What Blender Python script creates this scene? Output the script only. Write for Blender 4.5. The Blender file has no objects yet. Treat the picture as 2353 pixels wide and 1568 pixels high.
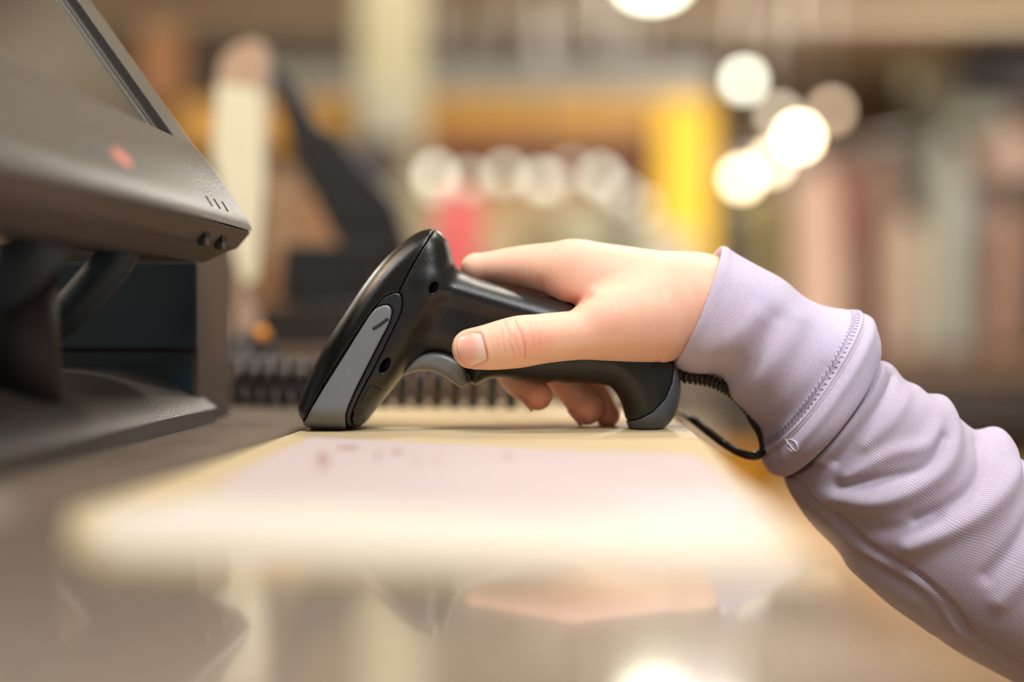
import bpy, math, random
import numpy as np
from mathutils import Vector, Matrix

# ------------------------------------------------------------------ scene, camera, light
S = bpy.context.scene
COL = S.collection
D = 0.572                      # focus distance, m
FPX = 50.0 / 36.0 * 2353.0     # focal length in pixels
SP = D / FPX                   # metres per pixel in the plane of focus
PITCH = math.atan(34.0 / FPX)
CAMZ = 0.0411
cd = bpy.data.cameras.new('camera'); cam = bpy.data.objects.new('camera', cd); COL.objects.link(cam)
cam.location = (0, 0, CAMZ); cam.rotation_euler = (math.pi / 2 - PITCH, 0, 0)
cd.lens = 50; cd.sensor_width = 36; cd.clip_start = 0.01; cd.clip_end = 100
cd.dof.use_dof = True; cd.dof.focus_distance = D - 0.021; cd.dof.aperture_fstop = 2.25
S.camera = cam
S.view_settings.view_transform = 'Standard'; S.view_settings.look = 'None'
S.view_settings.gamma = 1; S.view_settings.exposure = 0.16; S.view_settings.use_curve_mapping = False

wd = bpy.data.worlds.new('world'); S.world = wd; wd.use_nodes = True
wd.node_tree.nodes['Background'].inputs[0].default_value = (1.0, 0.90, 0.78, 1)
wd.node_tree.nodes['Background'].inputs[1].default_value = 0.22

def area(name, loc, target, size, power, color, sy=None):
    l = bpy.data.lights.new(name, 'AREA'); l.energy = power; l.color = color
    l.shape = 'RECTANGLE'; l.size = size; l.size_y = sy or size
    o = bpy.data.objects.new(name, l); COL.objects.link(o); o.location = loc
    o.rotation_euler = (Vector(target) - Vector(loc)).to_track_quat('-Z', 'Y').to_euler()
    return o
area('ceiling_light_near', (-0.15, 0.25, 1.7), (0.1, 0.6, 0), 0.4, 13, (1, 0.95, 0.88))
area('ceiling_light_back', (0.5, 1.6, 1.75), (0.1, 0.6, 0), 0.3, 17, (1, 0.91, 0.78))
area('ceiling_light_left', (-1.3, 0.98, 1.2), (-0.02, 0.57, 0.06), 0.22, 9, (1, 0.72, 0.48))
area('ceiling_light_side', (-1.05, 0.36, 1.25), (-0.02, 0.57, 0.06), 0.16, 4.5, (0.95, 0.98, 1.0))
area('ceiling_light_front', (0.5, -0.5, 1.5), (0.15, 0.58, 0.05), 0.5, 22, (0.97, 0.98, 1.0))
area('fill_light_rack', (3.0, 5.5, 1.8), (3.0, 10.5, 0.0), 0.6, 240, (1, 0.95, 0.88))  # added fill out of view, brightens the right-hand garments
area('fill_light_portal', (0.3, 4.0, 1.8), (0.3, 8.5, 0.9), 0.5, 44, (1, 0.92, 0.80))  # unseen fill added to lift the beams and the yellow portal
area('fill_light_entry', (-2.6, 3.0, 1.8), (-1.5, 8.5, 0.9), 0.4, 70, (1, 0.92, 0.80))  # another added fill with no fixture, for the left of the hall
for k, (lx, ly) in enumerate([(-2.5, 5.5), (0.8, 6.0), (3.2, 6.5), (-2.0, 10.0), (1.2, 10.2), (4.0, 9.0)]):
    area('ceiling_downlight', (lx, ly, 1.8), (lx, ly + 0.01, -1), 0.3, 45, (1, 0.94, 0.86))

# ------------------------------------------------------------------ frames of reference
CAM = np.array([0, 0, CAMZ]); RT = np.array([1.0, 0, 0])
FW = np.array([0, math.cos(PITCH), -math.sin(PITCH)]); UP = np.array([0, math.sin(PITCH), math.cos(PITCH)])
def P(px, py, d):
    return CAM + d * (FW + RT * (px - 1176.5) / FPX + UP * (784 - py) / FPX)
def G(px, py, z=0.0):
    r = FW + RT * (px - 1176.5) / FPX + UP * (784 - py) / FPX
    return CAM + r * ((z - CAMZ) / r[2])
def W(a):                       # (u, v, w) in 0.175 mm units about the plane of focus -> world
    a = np.asarray(a, dtype=np.float64)
    return CAM + np.outer((a[:, 0] - 1176.5) * SP, RT) + np.outer((784 - a[:, 1]) * SP, UP) + np.outer(D + a[:, 2] * SP, FW)
YAW = math.atan((1345 - 1176.5) / FPX)
FC = np.array([math.sin(YAW), math.cos(YAW), 0]); RC = np.array([math.cos(YAW), -math.sin(YAW), 0]); ZU = np.array([0, 0, 1.0])

# ------------------------------------------------------------------ object helpers
def lin(c):
    return tuple((x / 12.92 if x <= 0.04045 else ((x + 0.055) / 1.055) ** 2.4) for x in c)
def mesh(name, verts, faces, m=None, parent=None, smooth=True, uv=None, col=None, auto=None):
    me = bpy.data.meshes.new(name)
    verts = np.asarray(verts, dtype=np.float32)
    if isinstance(faces, np.ndarray):
        n = len(faces); k = faces.shape[1]
        me.vertices.add(len(verts)); me.vertices.foreach_set('co', verts.ravel())
        me.loops.add(n * k); me.loops.foreach_set('vertex_index', faces.astype(np.int32).ravel())
        me.polygons.add(n); me.polygons.foreach_set('loop_start', np.arange(0, n * k, k, dtype=np.int32))
        me.polygons.foreach_set('loop_total', np.full(n, k, dtype=np.int32))
        me.update(calc_edges=True)
    else:
        me.from_pydata([tuple(map(float, v)) for v in verts], [], [tuple(f) for f in faces])
    if uv is not None:
        l = me.uv_layers.new(name='UVMap')
        vi = np.empty(len(me.loops), dtype=np.int32); me.loops.foreach_get('vertex_index', vi)
        l.data.foreach_set('uv', np.asarray(uv, dtype=np.float32)[vi].ravel())
    if col is not None:
        ca = me.color_attributes.new('tint', 'FLOAT_COLOR', 'POINT')
        ca.data.foreach_set('color', np.asarray(col, dtype=np.float32).ravel())
    me.validate()
    me.polygons.foreach_set('use_smooth', [smooth] * len(me.polygons))
    if m: me.materials.append(m)
    o = bpy.data.objects.new(name, me); COL.objects.link(o)
    if parent is not None: o.parent = parent
    if auto:
        md = o.modifiers.new('w', 'EDGE_SPLIT'); md.split_angle = math.radians(auto)
    return o
def tag(o, label, cat, group=None, kind=None):
    o['label'] = label; o['category'] = cat
    if group: o['group'] = group
    if kind: o['kind'] = kind
    return o
def struct(o):
    o['kind'] = 'structure'; return o
def empty(name, loc, label, cat, group=None):
    o = bpy.data.objects.new(name, None); COL.objects.link(o); o.location = [float(x) for x in loc]
    o.empty_display_size = 0.02
    return tag(o, label, cat, group)
def under(parent, *kids):        # parent a world-space mesh under an Empty without moving it
    for k in kids:
        k.parent = parent; k.matrix_parent_inverse = Matrix.Translation(parent.location).inverted()
def bevel(o, w, seg=3, angle=35):
    b = o.modifiers.new('b', 'BEVEL'); b.width = w; b.segments = seg; b.limit_method = 'ANGLE'; b.angle_limit = math.radians(angle)
    return o

# ------------------------------------------------------------------ materials
def mat(name, color, rough=0.5, metal=0.0, coat=0.0, bump=None, emit=None, estr=0, spec=0.5, var=None, sheen=0, sss=0):
    m = bpy.data.materials.new(name); m.use_nodes = True; nt = m.node_tree; b = nt.nodes['Principled BSDF']
    c = (*lin(color), 1)
    b.inputs['Base Color'].default_value = c
    b.inputs['Roughness'].default_value = rough; b.inputs['Metallic'].default_value = metal
    b.inputs['Coat Weight'].default_value = coat; b.inputs['Coat Roughness'].default_value = 0.12
    b.inputs['Specular IOR Level'].default_value = spec
    if sheen: b.inputs['Sheen Weight'].default_value = sheen
    if sss:
        b.inputs['Subsurface Weight'].default_value = sss; b.inputs['Subsurface Radius'].default_value = (1, .35, .2)
        b.inputs['Subsurface Scale'].default_value = 0.004
    if emit:
        b.inputs['Emission Color'].default_value = (*lin(emit), 1); b.inputs['Emission Strength'].default_value = estr
    tc = nt.nodes.new('ShaderNodeTexCoord')
    if var:                      # (scale, amount): cloudy wear in the surface's own colour
        n = nt.nodes.new('ShaderNodeTexNoise'); n.inputs['Scale'].default_value = var[0]; n.inputs['Detail'].default_value = 4
        nt.links.new(tc.outputs['Object'], n.inputs['Vector'])
        mx = nt.nodes.new('ShaderNodeMix'); mx.data_type = 'RGBA'
        mx.inputs[6].default_value = c; mx.inputs[7].default_value = (*[max(0, x * (1 - var[1])) for x in c[:3]], 1)
        nt.links.new(n.outputs['Fac'], mx.inputs[0]); nt.links.new(mx.outputs[2], b.inputs['Base Color'])
    if bump:                     # (scale, distance)
        n = nt.nodes.new('ShaderNodeTexNoise'); n.inputs['Scale'].default_value = bump[0]; n.inputs['Detail'].default_value = 2
        nt.links.new(tc.outputs['Object'], n.inputs['Vector'])
        bp = nt.nodes.new('ShaderNodeBump'); bp.inputs['Distance'].default_value = bump[1]; bp.inputs['Strength'].default_value = 1
        nt.links.new(n.outputs['Fac'], bp.inputs['Height']); nt.links.new(bp.outputs['Normal'], b.inputs['Normal'])
    return m
M = {}
M['gloss_black'] = mat('glossy_black_plastic', (0.055, 0.052, 0.05), 0.23, bump=(3500, 0.00006), spec=0.55)
M['body_black'] = mat('satin_black_plastic', (0.08, 0.075, 0.07), 0.31, bump=(3500, 0.00007), spec=0.55)
M['trim_black'] = mat('smooth_dark_trim', (0.13, 0.14, 0.16), 0.3, bump=(1500, 0.00003))
M['bumper_grey'] = mat('grey_rubber', (0.47, 0.48, 0.49), 0.36, bump=(1500, 0.00003), var=(90, 0.14))
M['cap_grey'] = mat('dark_grey_rubber', (0.31, 0.34, 0.365), 0.42, bump=(1500, 0.00003), var=(60, 0.12))
M['trigger_grey'] = mat('grey_trigger_plastic', (0.46, 0.46, 0.46), 0.36)
M['cord_black'] = mat('black_cable_rubber', (0.17, 0.145, 0.135), 0.3)
M['hole'] = mat('dark_recess', (0.02, 0.02, 0.02), 0.6)
M['scuff'] = mat('black_scuff', (0.10, 0.10, 0.10), 0.6)
M['pos_grey'] = mat('textured_grey_plastic', (0.245, 0.23, 0.212), 0.36, bump=(900, 0.00015), spec=0.5)
M['pos_dark'] = mat('dark_grey_plastic', (0.19, 0.18, 0.17), 0.4, bump=(900, 0.0001))
M['pos_under'] = mat('warm_grey_plastic', (0.33, 0.285, 0.255), 0.5, bump=(900, 0.00012))
M['pos_blue'] = mat('blue_black_panel', (0.14, 0.21, 0.25), 0.33, coat=0.2)
M['pos_cable'] = mat('slate_blue_plastic', (0.14, 0.19, 0.23), 0.5)
M['screen'] = mat('screen_glass', (0.10, 0.095, 0.085), 0.25, spec=0.35)
M['silver_line'] = mat('polished_groove', (0.45, 0.45, 0.42), 0.25, metal=0.5)
M['pink_sticker'] = mat('coral_sticker', (0.85, 0.48, 0.42), 0.4)
M['counter'] = mat('grey_beige_laminate', (0.58, 0.525, 0.465), 0.10, coat=0.7, spec=0.6)
M['counter'].node_tree.nodes['Principled BSDF'].inputs['Coat Roughness'].default_value = 0.045
M['counter_side'] = mat('beige_counter_side', (0.62, 0.50, 0.36), 0.5)
M['steel'] = mat('brushed_steel', (0.6, 0.58, 0.55), 0.35, metal=0.8)

def skin_mat():
    m = bpy.data.materials.new('skin'); m.use_nodes = True; nt = m.node_tree; b = nt.nodes['Principled BSDF']
    at = nt.nodes.new('ShaderNodeAttribute'); at.attribute_name = 'tint'
    tc = nt.nodes.new('ShaderNodeTexCoord')
    n = nt.nodes.new('ShaderNodeTexNoise'); n.inputs['Scale'].default_value = 220; n.inputs['Detail'].default_value = 5
    nt.links.new(tc.outputs['Object'], n.inputs['Vector'])
    mx = nt.nodes.new('ShaderNodeMix'); mx.data_type = 'RGBA'; mx.blend_type = 'MULTIPLY'; mx.inputs[0].default_value = 0.10
    nt.links.new(at.outputs['Color'], mx.inputs[6]); nt.links.new(n.outputs['Color'], mx.inputs[7])
    nt.links.new(mx.outputs[2], b.inputs['Base Color'])
    b.inputs['Roughness'].default_value = 0.46; b.inputs['Specular IOR Level'].default_value = 0.4
    b.inputs['Subsurface Weight'].default_value = 0.35; b.inputs['Subsurface Radius'].default_value = (1, .36, .2)
    b.inputs['Subsurface Scale'].default_value = 0.0025
    v = nt.nodes.new('ShaderNodeTexVoronoi'); v.feature = 'DISTANCE_TO_EDGE'; v.inputs['Scale'].default_value = 1300
    mp = nt.nodes.new('ShaderNodeMapping'); mp.inputs['Scale'].default_value = (1, 1, 0.55)
    nt.links.new(tc.outputs['Object'], mp.inputs['Vector']); nt.links.new(mp.outputs['Vector'], v.inputs['Vector'])
    bp = nt.nodes.new('ShaderNodeBump'); bp.inputs['Distance'].default_value = 0.0002; bp.inputs['Strength'].default_value = 0.6
    nt.links.new(v.outputs['Distance'], bp.inputs['Height']); nt.links.new(bp.outputs['Normal'], b.inputs['Normal'])
    return m
M['skin'] = skin_mat()
def nail_mat():
    m = bpy.data.materials.new('nail'); m.use_nodes = True; nt = m.node_tree; b = nt.nodes['Principled BSDF']
    at = nt.nodes.new('ShaderNodeAttribute'); at.attribute_name = 'tint'
    nt.links.new(at.outputs['Color'], b.inputs['Base Color'])
    b.inputs['Roughness'].default_value = 0.3; b.inputs['Coat Weight'].default_value = 0.3
    b.inputs['Subsurface Weight'].default_value = 0.2; b.inputs['Subsurface Scale'].default_value = 0.002
    return m
M['nail'] = nail_mat()
def knit(name, base, dark, nu, nv, dist, skew=0.0):
    m = bpy.data.materials.new(name); m.use_nodes = True; nt = m.node_tree; b = nt.nodes['Principled BSDF']
    uv = nt.nodes.new('ShaderNodeUVMap'); sx = nt.nodes.new('ShaderNodeSeparateXYZ'); nt.links.new(uv.outputs['UV'], sx.inputs[0])
    def mth(op, a, c=None):
        q = nt.nodes.new('ShaderNodeMath'); q.operation = op
        for i, x in enumerate((a, c)):
            if x is None: continue
            if isinstance(x, (int, float)): q.inputs[i].default_value = x
            else: nt.links.new(x, q.inputs[i])
        return q.outputs[0]
    ph = mth('MULTIPLY', mth('ADD', sx.outputs[0], mth('MULTIPLY', sx.outputs[1], skew)), 2 * math.pi * nu)
    rib = mth('ADD', mth('MULTIPLY', mth('SINE', ph), 0.5), 0.5)
    row = mth('ADD', mth('MULTIPLY', mth('SINE', mth('ADD', mth('MULTIPLY', sx.outputs[1], 2 * math.pi * nv), mth('MULTIPLY', ph, 0.5))), 0.5), 0.5)
    nz = nt.nodes.new('ShaderNodeTexNoise'); nz.inputs['Scale'].default_value = 900; tc = nt.nodes.new('ShaderNodeTexCoord')
    nt.links.new(tc.outputs['Object'], nz.inputs['Vector'])
    h = mth('ADD', mth('MULTIPLY', rib, 0.62), mth('ADD', mth('MULTIPLY', row, 0.22), mth('MULTIPLY', nz.outputs['Fac'], 0.35)))
    mx = nt.nodes.new('ShaderNodeMix'); mx.data_type = 'RGBA'
    mx.inputs[6].default_value = (*lin(dark), 1); mx.inputs[7].default_value = (*lin(base), 1)
    mr = nt.nodes.new('ShaderNodeMapRange'); mr.inputs[1].default_value = 0.15; mr.inputs[2].default_value = 0.8
    nt.links.new(h, mr.inputs[0]); nt.links.new(mr.outputs[0], mx.inputs[0]); nt.links.new(mx.outputs[2], b.inputs['Base Color'])
    bp = nt.nodes.new('ShaderNodeBump'); bp.inputs['Distance'].default_value = dist; bp.inputs['Strength'].default_value = 0.6
    nt.links.new(h, bp.inputs['Height']); nt.links.new(bp.outputs['Normal'], b.inputs['Normal'])
    b.inputs['Roughness'].default_value = 0.9; b.inputs['Sheen Weight'].default_value = 0.25; b.inputs['Sheen Roughness'].default_value = 0.5
    b.inputs['Specular IOR Level'].default_value = 0.2
    return m
LAV, LAVD = (0.88, 0.835, 0.90), (0.69, 0.635, 0.79)
M['cuff'] = knit('lavender_rib_knit', LAV, LAVD, 290, 300, 0.00016)
M['sleeve'] = knit('lavender_jersey', (0.85, 0.80, 0.86), (0.68, 0.63, 0.74), 280, 800, 0.00016, 0.10)
M['thread'] = mat('pale_thread', (0.90, 0.86, 0.90), 0.8)
M['thread_violet'] = mat('violet_thread', (0.90, 0.86, 0.95), 0.8)

# ------------------------------------------------------------------ signed distance modelling
def spline(pts, n=8, closed=True):
    p = np.array(pts, float); N = len(p); out = []
    rng = range(N) if closed else range(N - 1)
    for i in rng:
        if closed: a, b, c, d = p[(i - 1) % N], p[i], p[(i + 1) % N], p[(i + 2) % N]
        else: a, b, c, d = p[max(i - 1, 0)], p[i], p[i + 1], p[min(i + 2, N - 1)]
        for k in range(n):
            t = k / n
            out.append(0.5 * (2 * b + (c - a) * t + (2 * a - 5 * b + 4 * c - d) * t * t + (3 * b - a - 3 * c + d) * t ** 3))
    if not closed: out.append(p[-1])
    return np.array(out)
def polyline_dist(U, V, pts):
    best = np.full(np.broadcast(U, V).shape, 1e9, np.float32)
    for a, b in zip(pts[:-1], pts[1:]):
        e = b - a; L = float(e @ e) + 1e-9
        t = np.clip(((U - a[0]) * e[0] + (V - a[1]) * e[1]) / L, 0, 1)
        best = np.minimum(best, (U - a[0] - t * e[0]) ** 2 + (V - a[1] - t * e[1]) ** 2)
    return np.sqrt(best)
def poly_sdf(U, V, pts):          # negative inside
    d = polyline_dist(U, V, np.vstack([pts, pts[:1]]))
    ins = np.zeros(d.shape, bool)
    for a, b in zip(pts, np.roll(pts, -1, 0)):
        c = ((a[1] > V) != (b[1] > V)) & (U < (b[0] - a[0]) * (V - a[1]) / (b[1] - a[1] + 1e-12) + a[0])
        ins ^= c
    return np.where(ins, -d, d)
def smin(a, b, k):
    h = np.clip(0.5 + 0.5 * (b - a) / k, 0, 1); return b + (a - b) * h - k * h * (1 - h)
def smax(a, b, k): return -smin(-a, -b, k)
def surfnet(F, o, h):
    s = F < 0
    nx, ny, nz = F.shape
    c = np.zeros((nx - 1, ny - 1, nz - 1), np.uint8)
    offs = [(i, j, k) for i in (0, 1) for j in (0, 1) for k in (0, 1)]
    for i, j, k in offs: c += s[i:nx - 1 + i, j:ny - 1 + j, k:nz - 1 + k]
    act = (c > 0) & (c < 8)
    idx = np.argwhere(act); N = len(idx)
    vid = np.full(act.shape, -1, np.int64); vid[act] = np.arange(N)
    val = np.stack([F[idx[:, 0] + i, idx[:, 1] + j, idx[:, 2] + k] for i, j, k in offs], 1)
    acc = np.zeros((N, 3)); cnt = np.zeros(N)
    for a in range(8):
        for b in range(a + 1, 8):
            da = np.array(offs[a]); db = np.array(offs[b])
            if np.abs(da - db).sum() != 1: continue
            m = (val[:, a] < 0) != (val[:, b] < 0)
            t = val[:, a] / (val[:, a] - val[:, b] + 1e-20)
            pt = da + t[:, None] * (db - da)
            acc[m] += pt[m]; cnt[m] += 1
    v = (idx + acc / cnt[:, None]) * h + np.array(o)
    Q = []
    for ax in range(3):
        e = [slice(None)] * 3; f = [slice(None)] * 3
        e[ax] = slice(0, -1); f[ax] = slice(1, None)
        s0, s1 = s[tuple(e)], s[tuple(f)]
        b1, b2 = [q for q in range(3) if q != ax]
        e2 = [slice(None)] * 3; e2[b1] = slice(1, -1); e2[b2] = slice(1, -1)
        A, B = s0[tuple(e2)], s1[tuple(e2)]
        ch = np.argwhere(A != B)
        if not len(ch): continue
        base = ch.copy(); base[:, b1] += 1; base[:, b2] += 1
        ins = A[tuple(ch.T)]
        def cell(o1, o2):
            q = base.copy(); q[:, b1] += o1; q[:, b2] += o2; return vid[tuple(q.T)]
        q = np.stack([cell(-1, -1), cell(0, -1), cell(0, 0), cell(-1, 0)], 1)
        flip = ~ins if ax != 1 else ins
        q[flip] = q[flip][:, ::-1]
        Q.append(q)
    return v, np.vstack(Q)
def relax(v, f, it=1, lam=0.5):
    e = np.vstack([f[:, [0, 1]], f[:, [1, 2]], f[:, [2, 3]], f[:, [3, 0]]])
    for _ in range(it):
        a = np.zeros_like(v); n = np.zeros(len(v))
        for q in range(3):
            a[:, q] = np.bincount(e[:, 0], v[e[:, 1], q], len(v)) + np.bincount(e[:, 1], v[e[:, 0], q], len(v))
        n = np.bincount(e[:, 0], minlength=len(v)) + np.bincount(e[:, 1], minlength=len(v))
        v = v + lam * (a / n[:, None] - v)
    return v
def normals(v, f):
    n = np.cross(v[f[:, 2]] - v[f[:, 0]], v[f[:, 3]] - v[f[:, 1]])
    o = np.zeros_like(v)
    for k in range(4):
        for q in range(3): o[:, q] += np.bincount(f[:, k], n[:, q], len(v))
    return o / (np.linalg.norm(o, axis=1, keepdims=True) + 1e-12)
def grid(x0, x1, y0, y1, z0, z1, h):
    U = np.arange(x0, x1 + h, h, dtype=np.float32)[:, None, None]; V = np.arange(y0, y1 + h, h, dtype=np.float32)[None, :, None]
    Z = np.arange(z0, z1 + h, h, dtype=np.float32)[None, None, :]
    return U, V, Z
def puff(e2, Z, R, H, p=2.4):     # a body with outline e2 (negative inside), rounded to half depth H
    a = np.maximum(R + e2, 0) / R
    return ((a ** p + (np.abs(Z) / H) ** p) ** (1 / p) - 1) * min(R, float(np.mean(H)))

def tube(pts, rad, n=12, closed=False, caps=True):
    pts = np.asarray(pts, float); N = len(pts); rad = np.broadcast_to(rad, (N,))
    T = np.gradient(pts, axis=0); T /= np.linalg.norm(T, axis=1, keepdims=True) + 1e-15
    up = np.array([0, 0, 1.0]) if abs(T[0, 2]) < 0.9 else np.array([1.0, 0, 0])
    n1 = np.cross(T[0], up); n1 /= np.linalg.norm(n1); V = []
    for i in range(N):
        n1 = n1 - T[i] * (n1 @ T[i]); n1 /= np.linalg.norm(n1); n2 = np.cross(T[i], n1)
        for k in range(n):
            a = 2 * math.pi * k / n; V.append(pts[i] + rad[i] * (math.cos(a) * n1 + math.sin(a) * n2))
    F = []
    for i in range(N - 1):
        for k in range(n):
            F.append((i * n + k, i * n + (k + 1) % n, (i + 1) * n + (k + 1) % n, (i + 1) * n + k))
    if caps:
        F.append(tuple(range(n - 1, -1, -1))); F.append(tuple((N - 1) * n + k for k in range(n)))
    return V, F
def tube_obj(name, pts, rad, m, parent=None, n=12):
    V, F = tube(pts, rad, n); return mesh(name, V, F, m, parent)

# ================================================================== THE SETTING
FLOORZ = -0.95; CEILZ = 1.95
def boxw(name, o, ax, ay, az, m, parent=None, bev=0):   # box from corner o with edge vectors
    o = np.array(o, float); V = [o + i * np.array(ax) + j * np.array(ay) + k * np.array(az) for k in (0, 1) for j in (0, 1) for i in (0, 1)]
    F = [(0, 2, 3, 1), (4, 5, 7, 6), (0, 1, 5, 4), (2, 6, 7, 3), (0, 4, 6, 2), (1, 3, 7, 5)]
    if np.dot(np.cross(ax, ay), az) < 0: F = [f[::-1] for f in F]
    ob = mesh(name, V, F, m, parent, smooth=False)
    if bev: bevel(ob, bev)
    return ob
def room_mat(name, c, rough=0.6, var=None): return mat(name, c, rough, var=var)
m_floor = mat('tan_stone_floor', (0.72, 0.58, 0.42), 0.28, var=(0.8, 0.3))
fl = boxw('floor', (-6, -2, FLOORZ - 0.1), (14, 0, 0), (0, 17, 0), (0, 0, 0.1), m_floor); struct(fl)
m_ceil = room_mat('warm_grey_ceiling', (0.62, 0.59, 0.53))
ce = boxw('ceiling', (-6, 2.5, CEILZ), (14, 0, 0), (0, 12.5, 0), (0, 0, 0.1), m_ceil); struct(ce)
m_wall = room_mat('tan_wall', (0.62, 0.52, 0.40), var=(1.2, 0.25))
wb = boxw('wall_back', (-6, 13.0, FLOORZ), (14, 0, 0), (0, 0.12, 0), (0, 0, CEILZ - FLOORZ), m_wall); struct(wb)
m_wallr = room_mat('brown_wall', (0.40, 0.31, 0.24), var=(0.7, 0.4))
wr = boxw('wall_right', (5.6, 2.5, FLOORZ), (0.12, 0, 0), (0, 10.5, 0), (0, 0, CEILZ - FLOORZ), m_wallr); struct(wr)

def pxbox(name, x0, y0, x1, y1, d, thick, m, parent=None, bev=0):   # an upright box facing the hall, spanning those bearings at distance d
    a = P(x0, y1, d); b = P(x1, y1, d); c = P(x0, y0, d)
    return boxw(name, a, (b[0] - a[0], 0, 0), (0, thick, 0), (0, 0, c[2] - a[2]), m, parent, bev)
m_beam = room_mat('dark_brown_beam', (0.31, 0.27, 0.23)); m_grey = room_mat('blue_grey_panel', (0.60, 0.60, 0.56)); m_tanp = room_mat('pale_tan_panel', (0.66, 0.60, 0.50))
# dropped ceiling beams running across the hall
for i, (x0, y0, x1, y1, d, m) in enumerate([(-1100, -60, 2600, 55, 8.6, m_tanp), (-1100, 62, 1650, 128, 8.8, m_beam), (560, 128, 1640, 215, 9.0, m_grey), (-700, 128, 560, 215, 9.0, m_beam)]):
    struct(pxbox('trim_%d' % (i + 1), x0, y0, x1, y1, d, 0.25, m))
m_colm = room_mat('pale_sage_column', (0.64, 0.61, 0.49))
# round-cornered column from floor to ceiling
a = P(822, 0, 5.2); b = P(968, 0, 5.2)
colm = boxw('trim_5', (a[0], a[1], FLOORZ), (b[0] - a[0], 0, 0), (0, 0.22, 0), (0, 0, CEILZ - FLOORZ), m_colm, bev=0.02); struct(colm)

# ---------------- counter
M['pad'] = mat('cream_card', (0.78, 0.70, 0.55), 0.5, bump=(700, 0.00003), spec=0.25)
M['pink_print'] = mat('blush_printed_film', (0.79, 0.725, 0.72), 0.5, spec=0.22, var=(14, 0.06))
M['ink'] = mat('faded_rose_ink', (0.78, 0.65, 0.62), 0.3)
M['mat_grey'] = mat('grey_grid_rubber', (0.40, 0.35, 0.30), 0.45)
def grid_bump(m, scale, dist):
    nt = m.node_tree; b = nt.nodes['Principled BSDF']; tc = nt.nodes.new('ShaderNodeTexCoord')
    v = nt.nodes.new('ShaderNodeTexVoronoi'); v.inputs['Scale'].default_value = scale; v.inputs['Randomness'].default_value = 0.0
    nt.links.new(tc.outputs['Object'], v.inputs['Vector'])
    bp = nt.nodes.new('ShaderNodeBump'); bp.inputs['Distance'].default_value = dist
    nt.links.new(v.outputs['Distance'], bp.inputs['Height']); nt.links.new(bp.outputs['Normal'], b.inputs['Normal'])
grid_bump(M['mat_grey'], 900, 0.0004)
def slab(name, ring, z0, z1, m, parent=None, bev=0):
    n = len(ring); V = [(p[0], p[1], z0) for p in ring] + [(p[0], p[1], z1) for p in ring]
    A = sum(ring[i][0] * ring[(i + 1) % n][1] - ring[(i + 1) % n][0] * ring[i][1] for i in range(n))
    F = [tuple(range(n - 1, -1, -1)), tuple(range(n, 2 * n))] + [(i, (i + 1) % n, n + (i + 1) % n, n + i) for i in range(n)]
    if A < 0: F = [f[::-1] for f in F]
    ob = mesh(name, V, F, m, parent, smooth=False)
    if bev: bevel(ob, bev, 2)
    return ob
e0 = G(1612, 1012); q = e0 + FC * 0.40; near = e0 - FC * 0.62
back_l = q - RC * 1.35; near_l = near - RC * 1.35
ctr = empty('checkout_counter', ((q + near) / 2 - RC * 0.6) * [1, 1, 0] + [0, 0, FLOORZ], 'glossy grey-beige checkout counter under the scanner and terminal', 'counter')
top = slab('countertop', [q, back_l, near_l, near], -0.035, -0.0012, M['counter'], bev=0.001)
ins = -RC * 0.02
body = slab('counter_body', [q + ins - FC * .02, back_l + RC * .02 - FC * .02, near_l + RC * .02 + FC * .02, near + ins + FC * .02], FLOORZ, -0.035, M['counter_side'])
under(ctr, top, body)
# grey grid-textured rubber mat under the terminal
L = lambda *a: [G(x, y) for x, y in a]
gm = slab('counter_mat', L((872, 922), (700, 984), (400, 1081), (150, 1158), (-700, 1420), (-900, 1300), (100, 905), (300, 895)), -0.0012, -0.0002, M['mat_grey'])
tag(gm, 'grey rubber mat with a fine grid texture under the terminal stand', 'mat')
# cream display card with blush print
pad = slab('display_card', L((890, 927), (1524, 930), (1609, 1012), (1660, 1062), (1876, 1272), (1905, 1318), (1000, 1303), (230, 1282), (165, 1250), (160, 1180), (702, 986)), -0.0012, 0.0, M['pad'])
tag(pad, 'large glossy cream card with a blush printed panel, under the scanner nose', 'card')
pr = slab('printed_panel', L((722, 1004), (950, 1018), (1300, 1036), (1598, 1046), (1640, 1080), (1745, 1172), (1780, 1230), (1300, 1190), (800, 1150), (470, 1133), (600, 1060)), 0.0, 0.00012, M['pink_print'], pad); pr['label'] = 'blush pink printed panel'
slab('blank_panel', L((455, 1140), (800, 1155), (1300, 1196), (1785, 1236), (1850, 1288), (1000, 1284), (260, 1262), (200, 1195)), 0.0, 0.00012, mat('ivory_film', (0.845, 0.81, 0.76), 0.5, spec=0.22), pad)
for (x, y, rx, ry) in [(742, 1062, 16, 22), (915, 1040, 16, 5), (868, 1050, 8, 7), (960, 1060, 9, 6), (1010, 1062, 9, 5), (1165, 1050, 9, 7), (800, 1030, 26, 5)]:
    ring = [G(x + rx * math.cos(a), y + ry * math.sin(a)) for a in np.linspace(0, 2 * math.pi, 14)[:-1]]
    slab('printed_mark', ring, 0.00012, 0.0002, M['ink'], pr)

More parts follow.
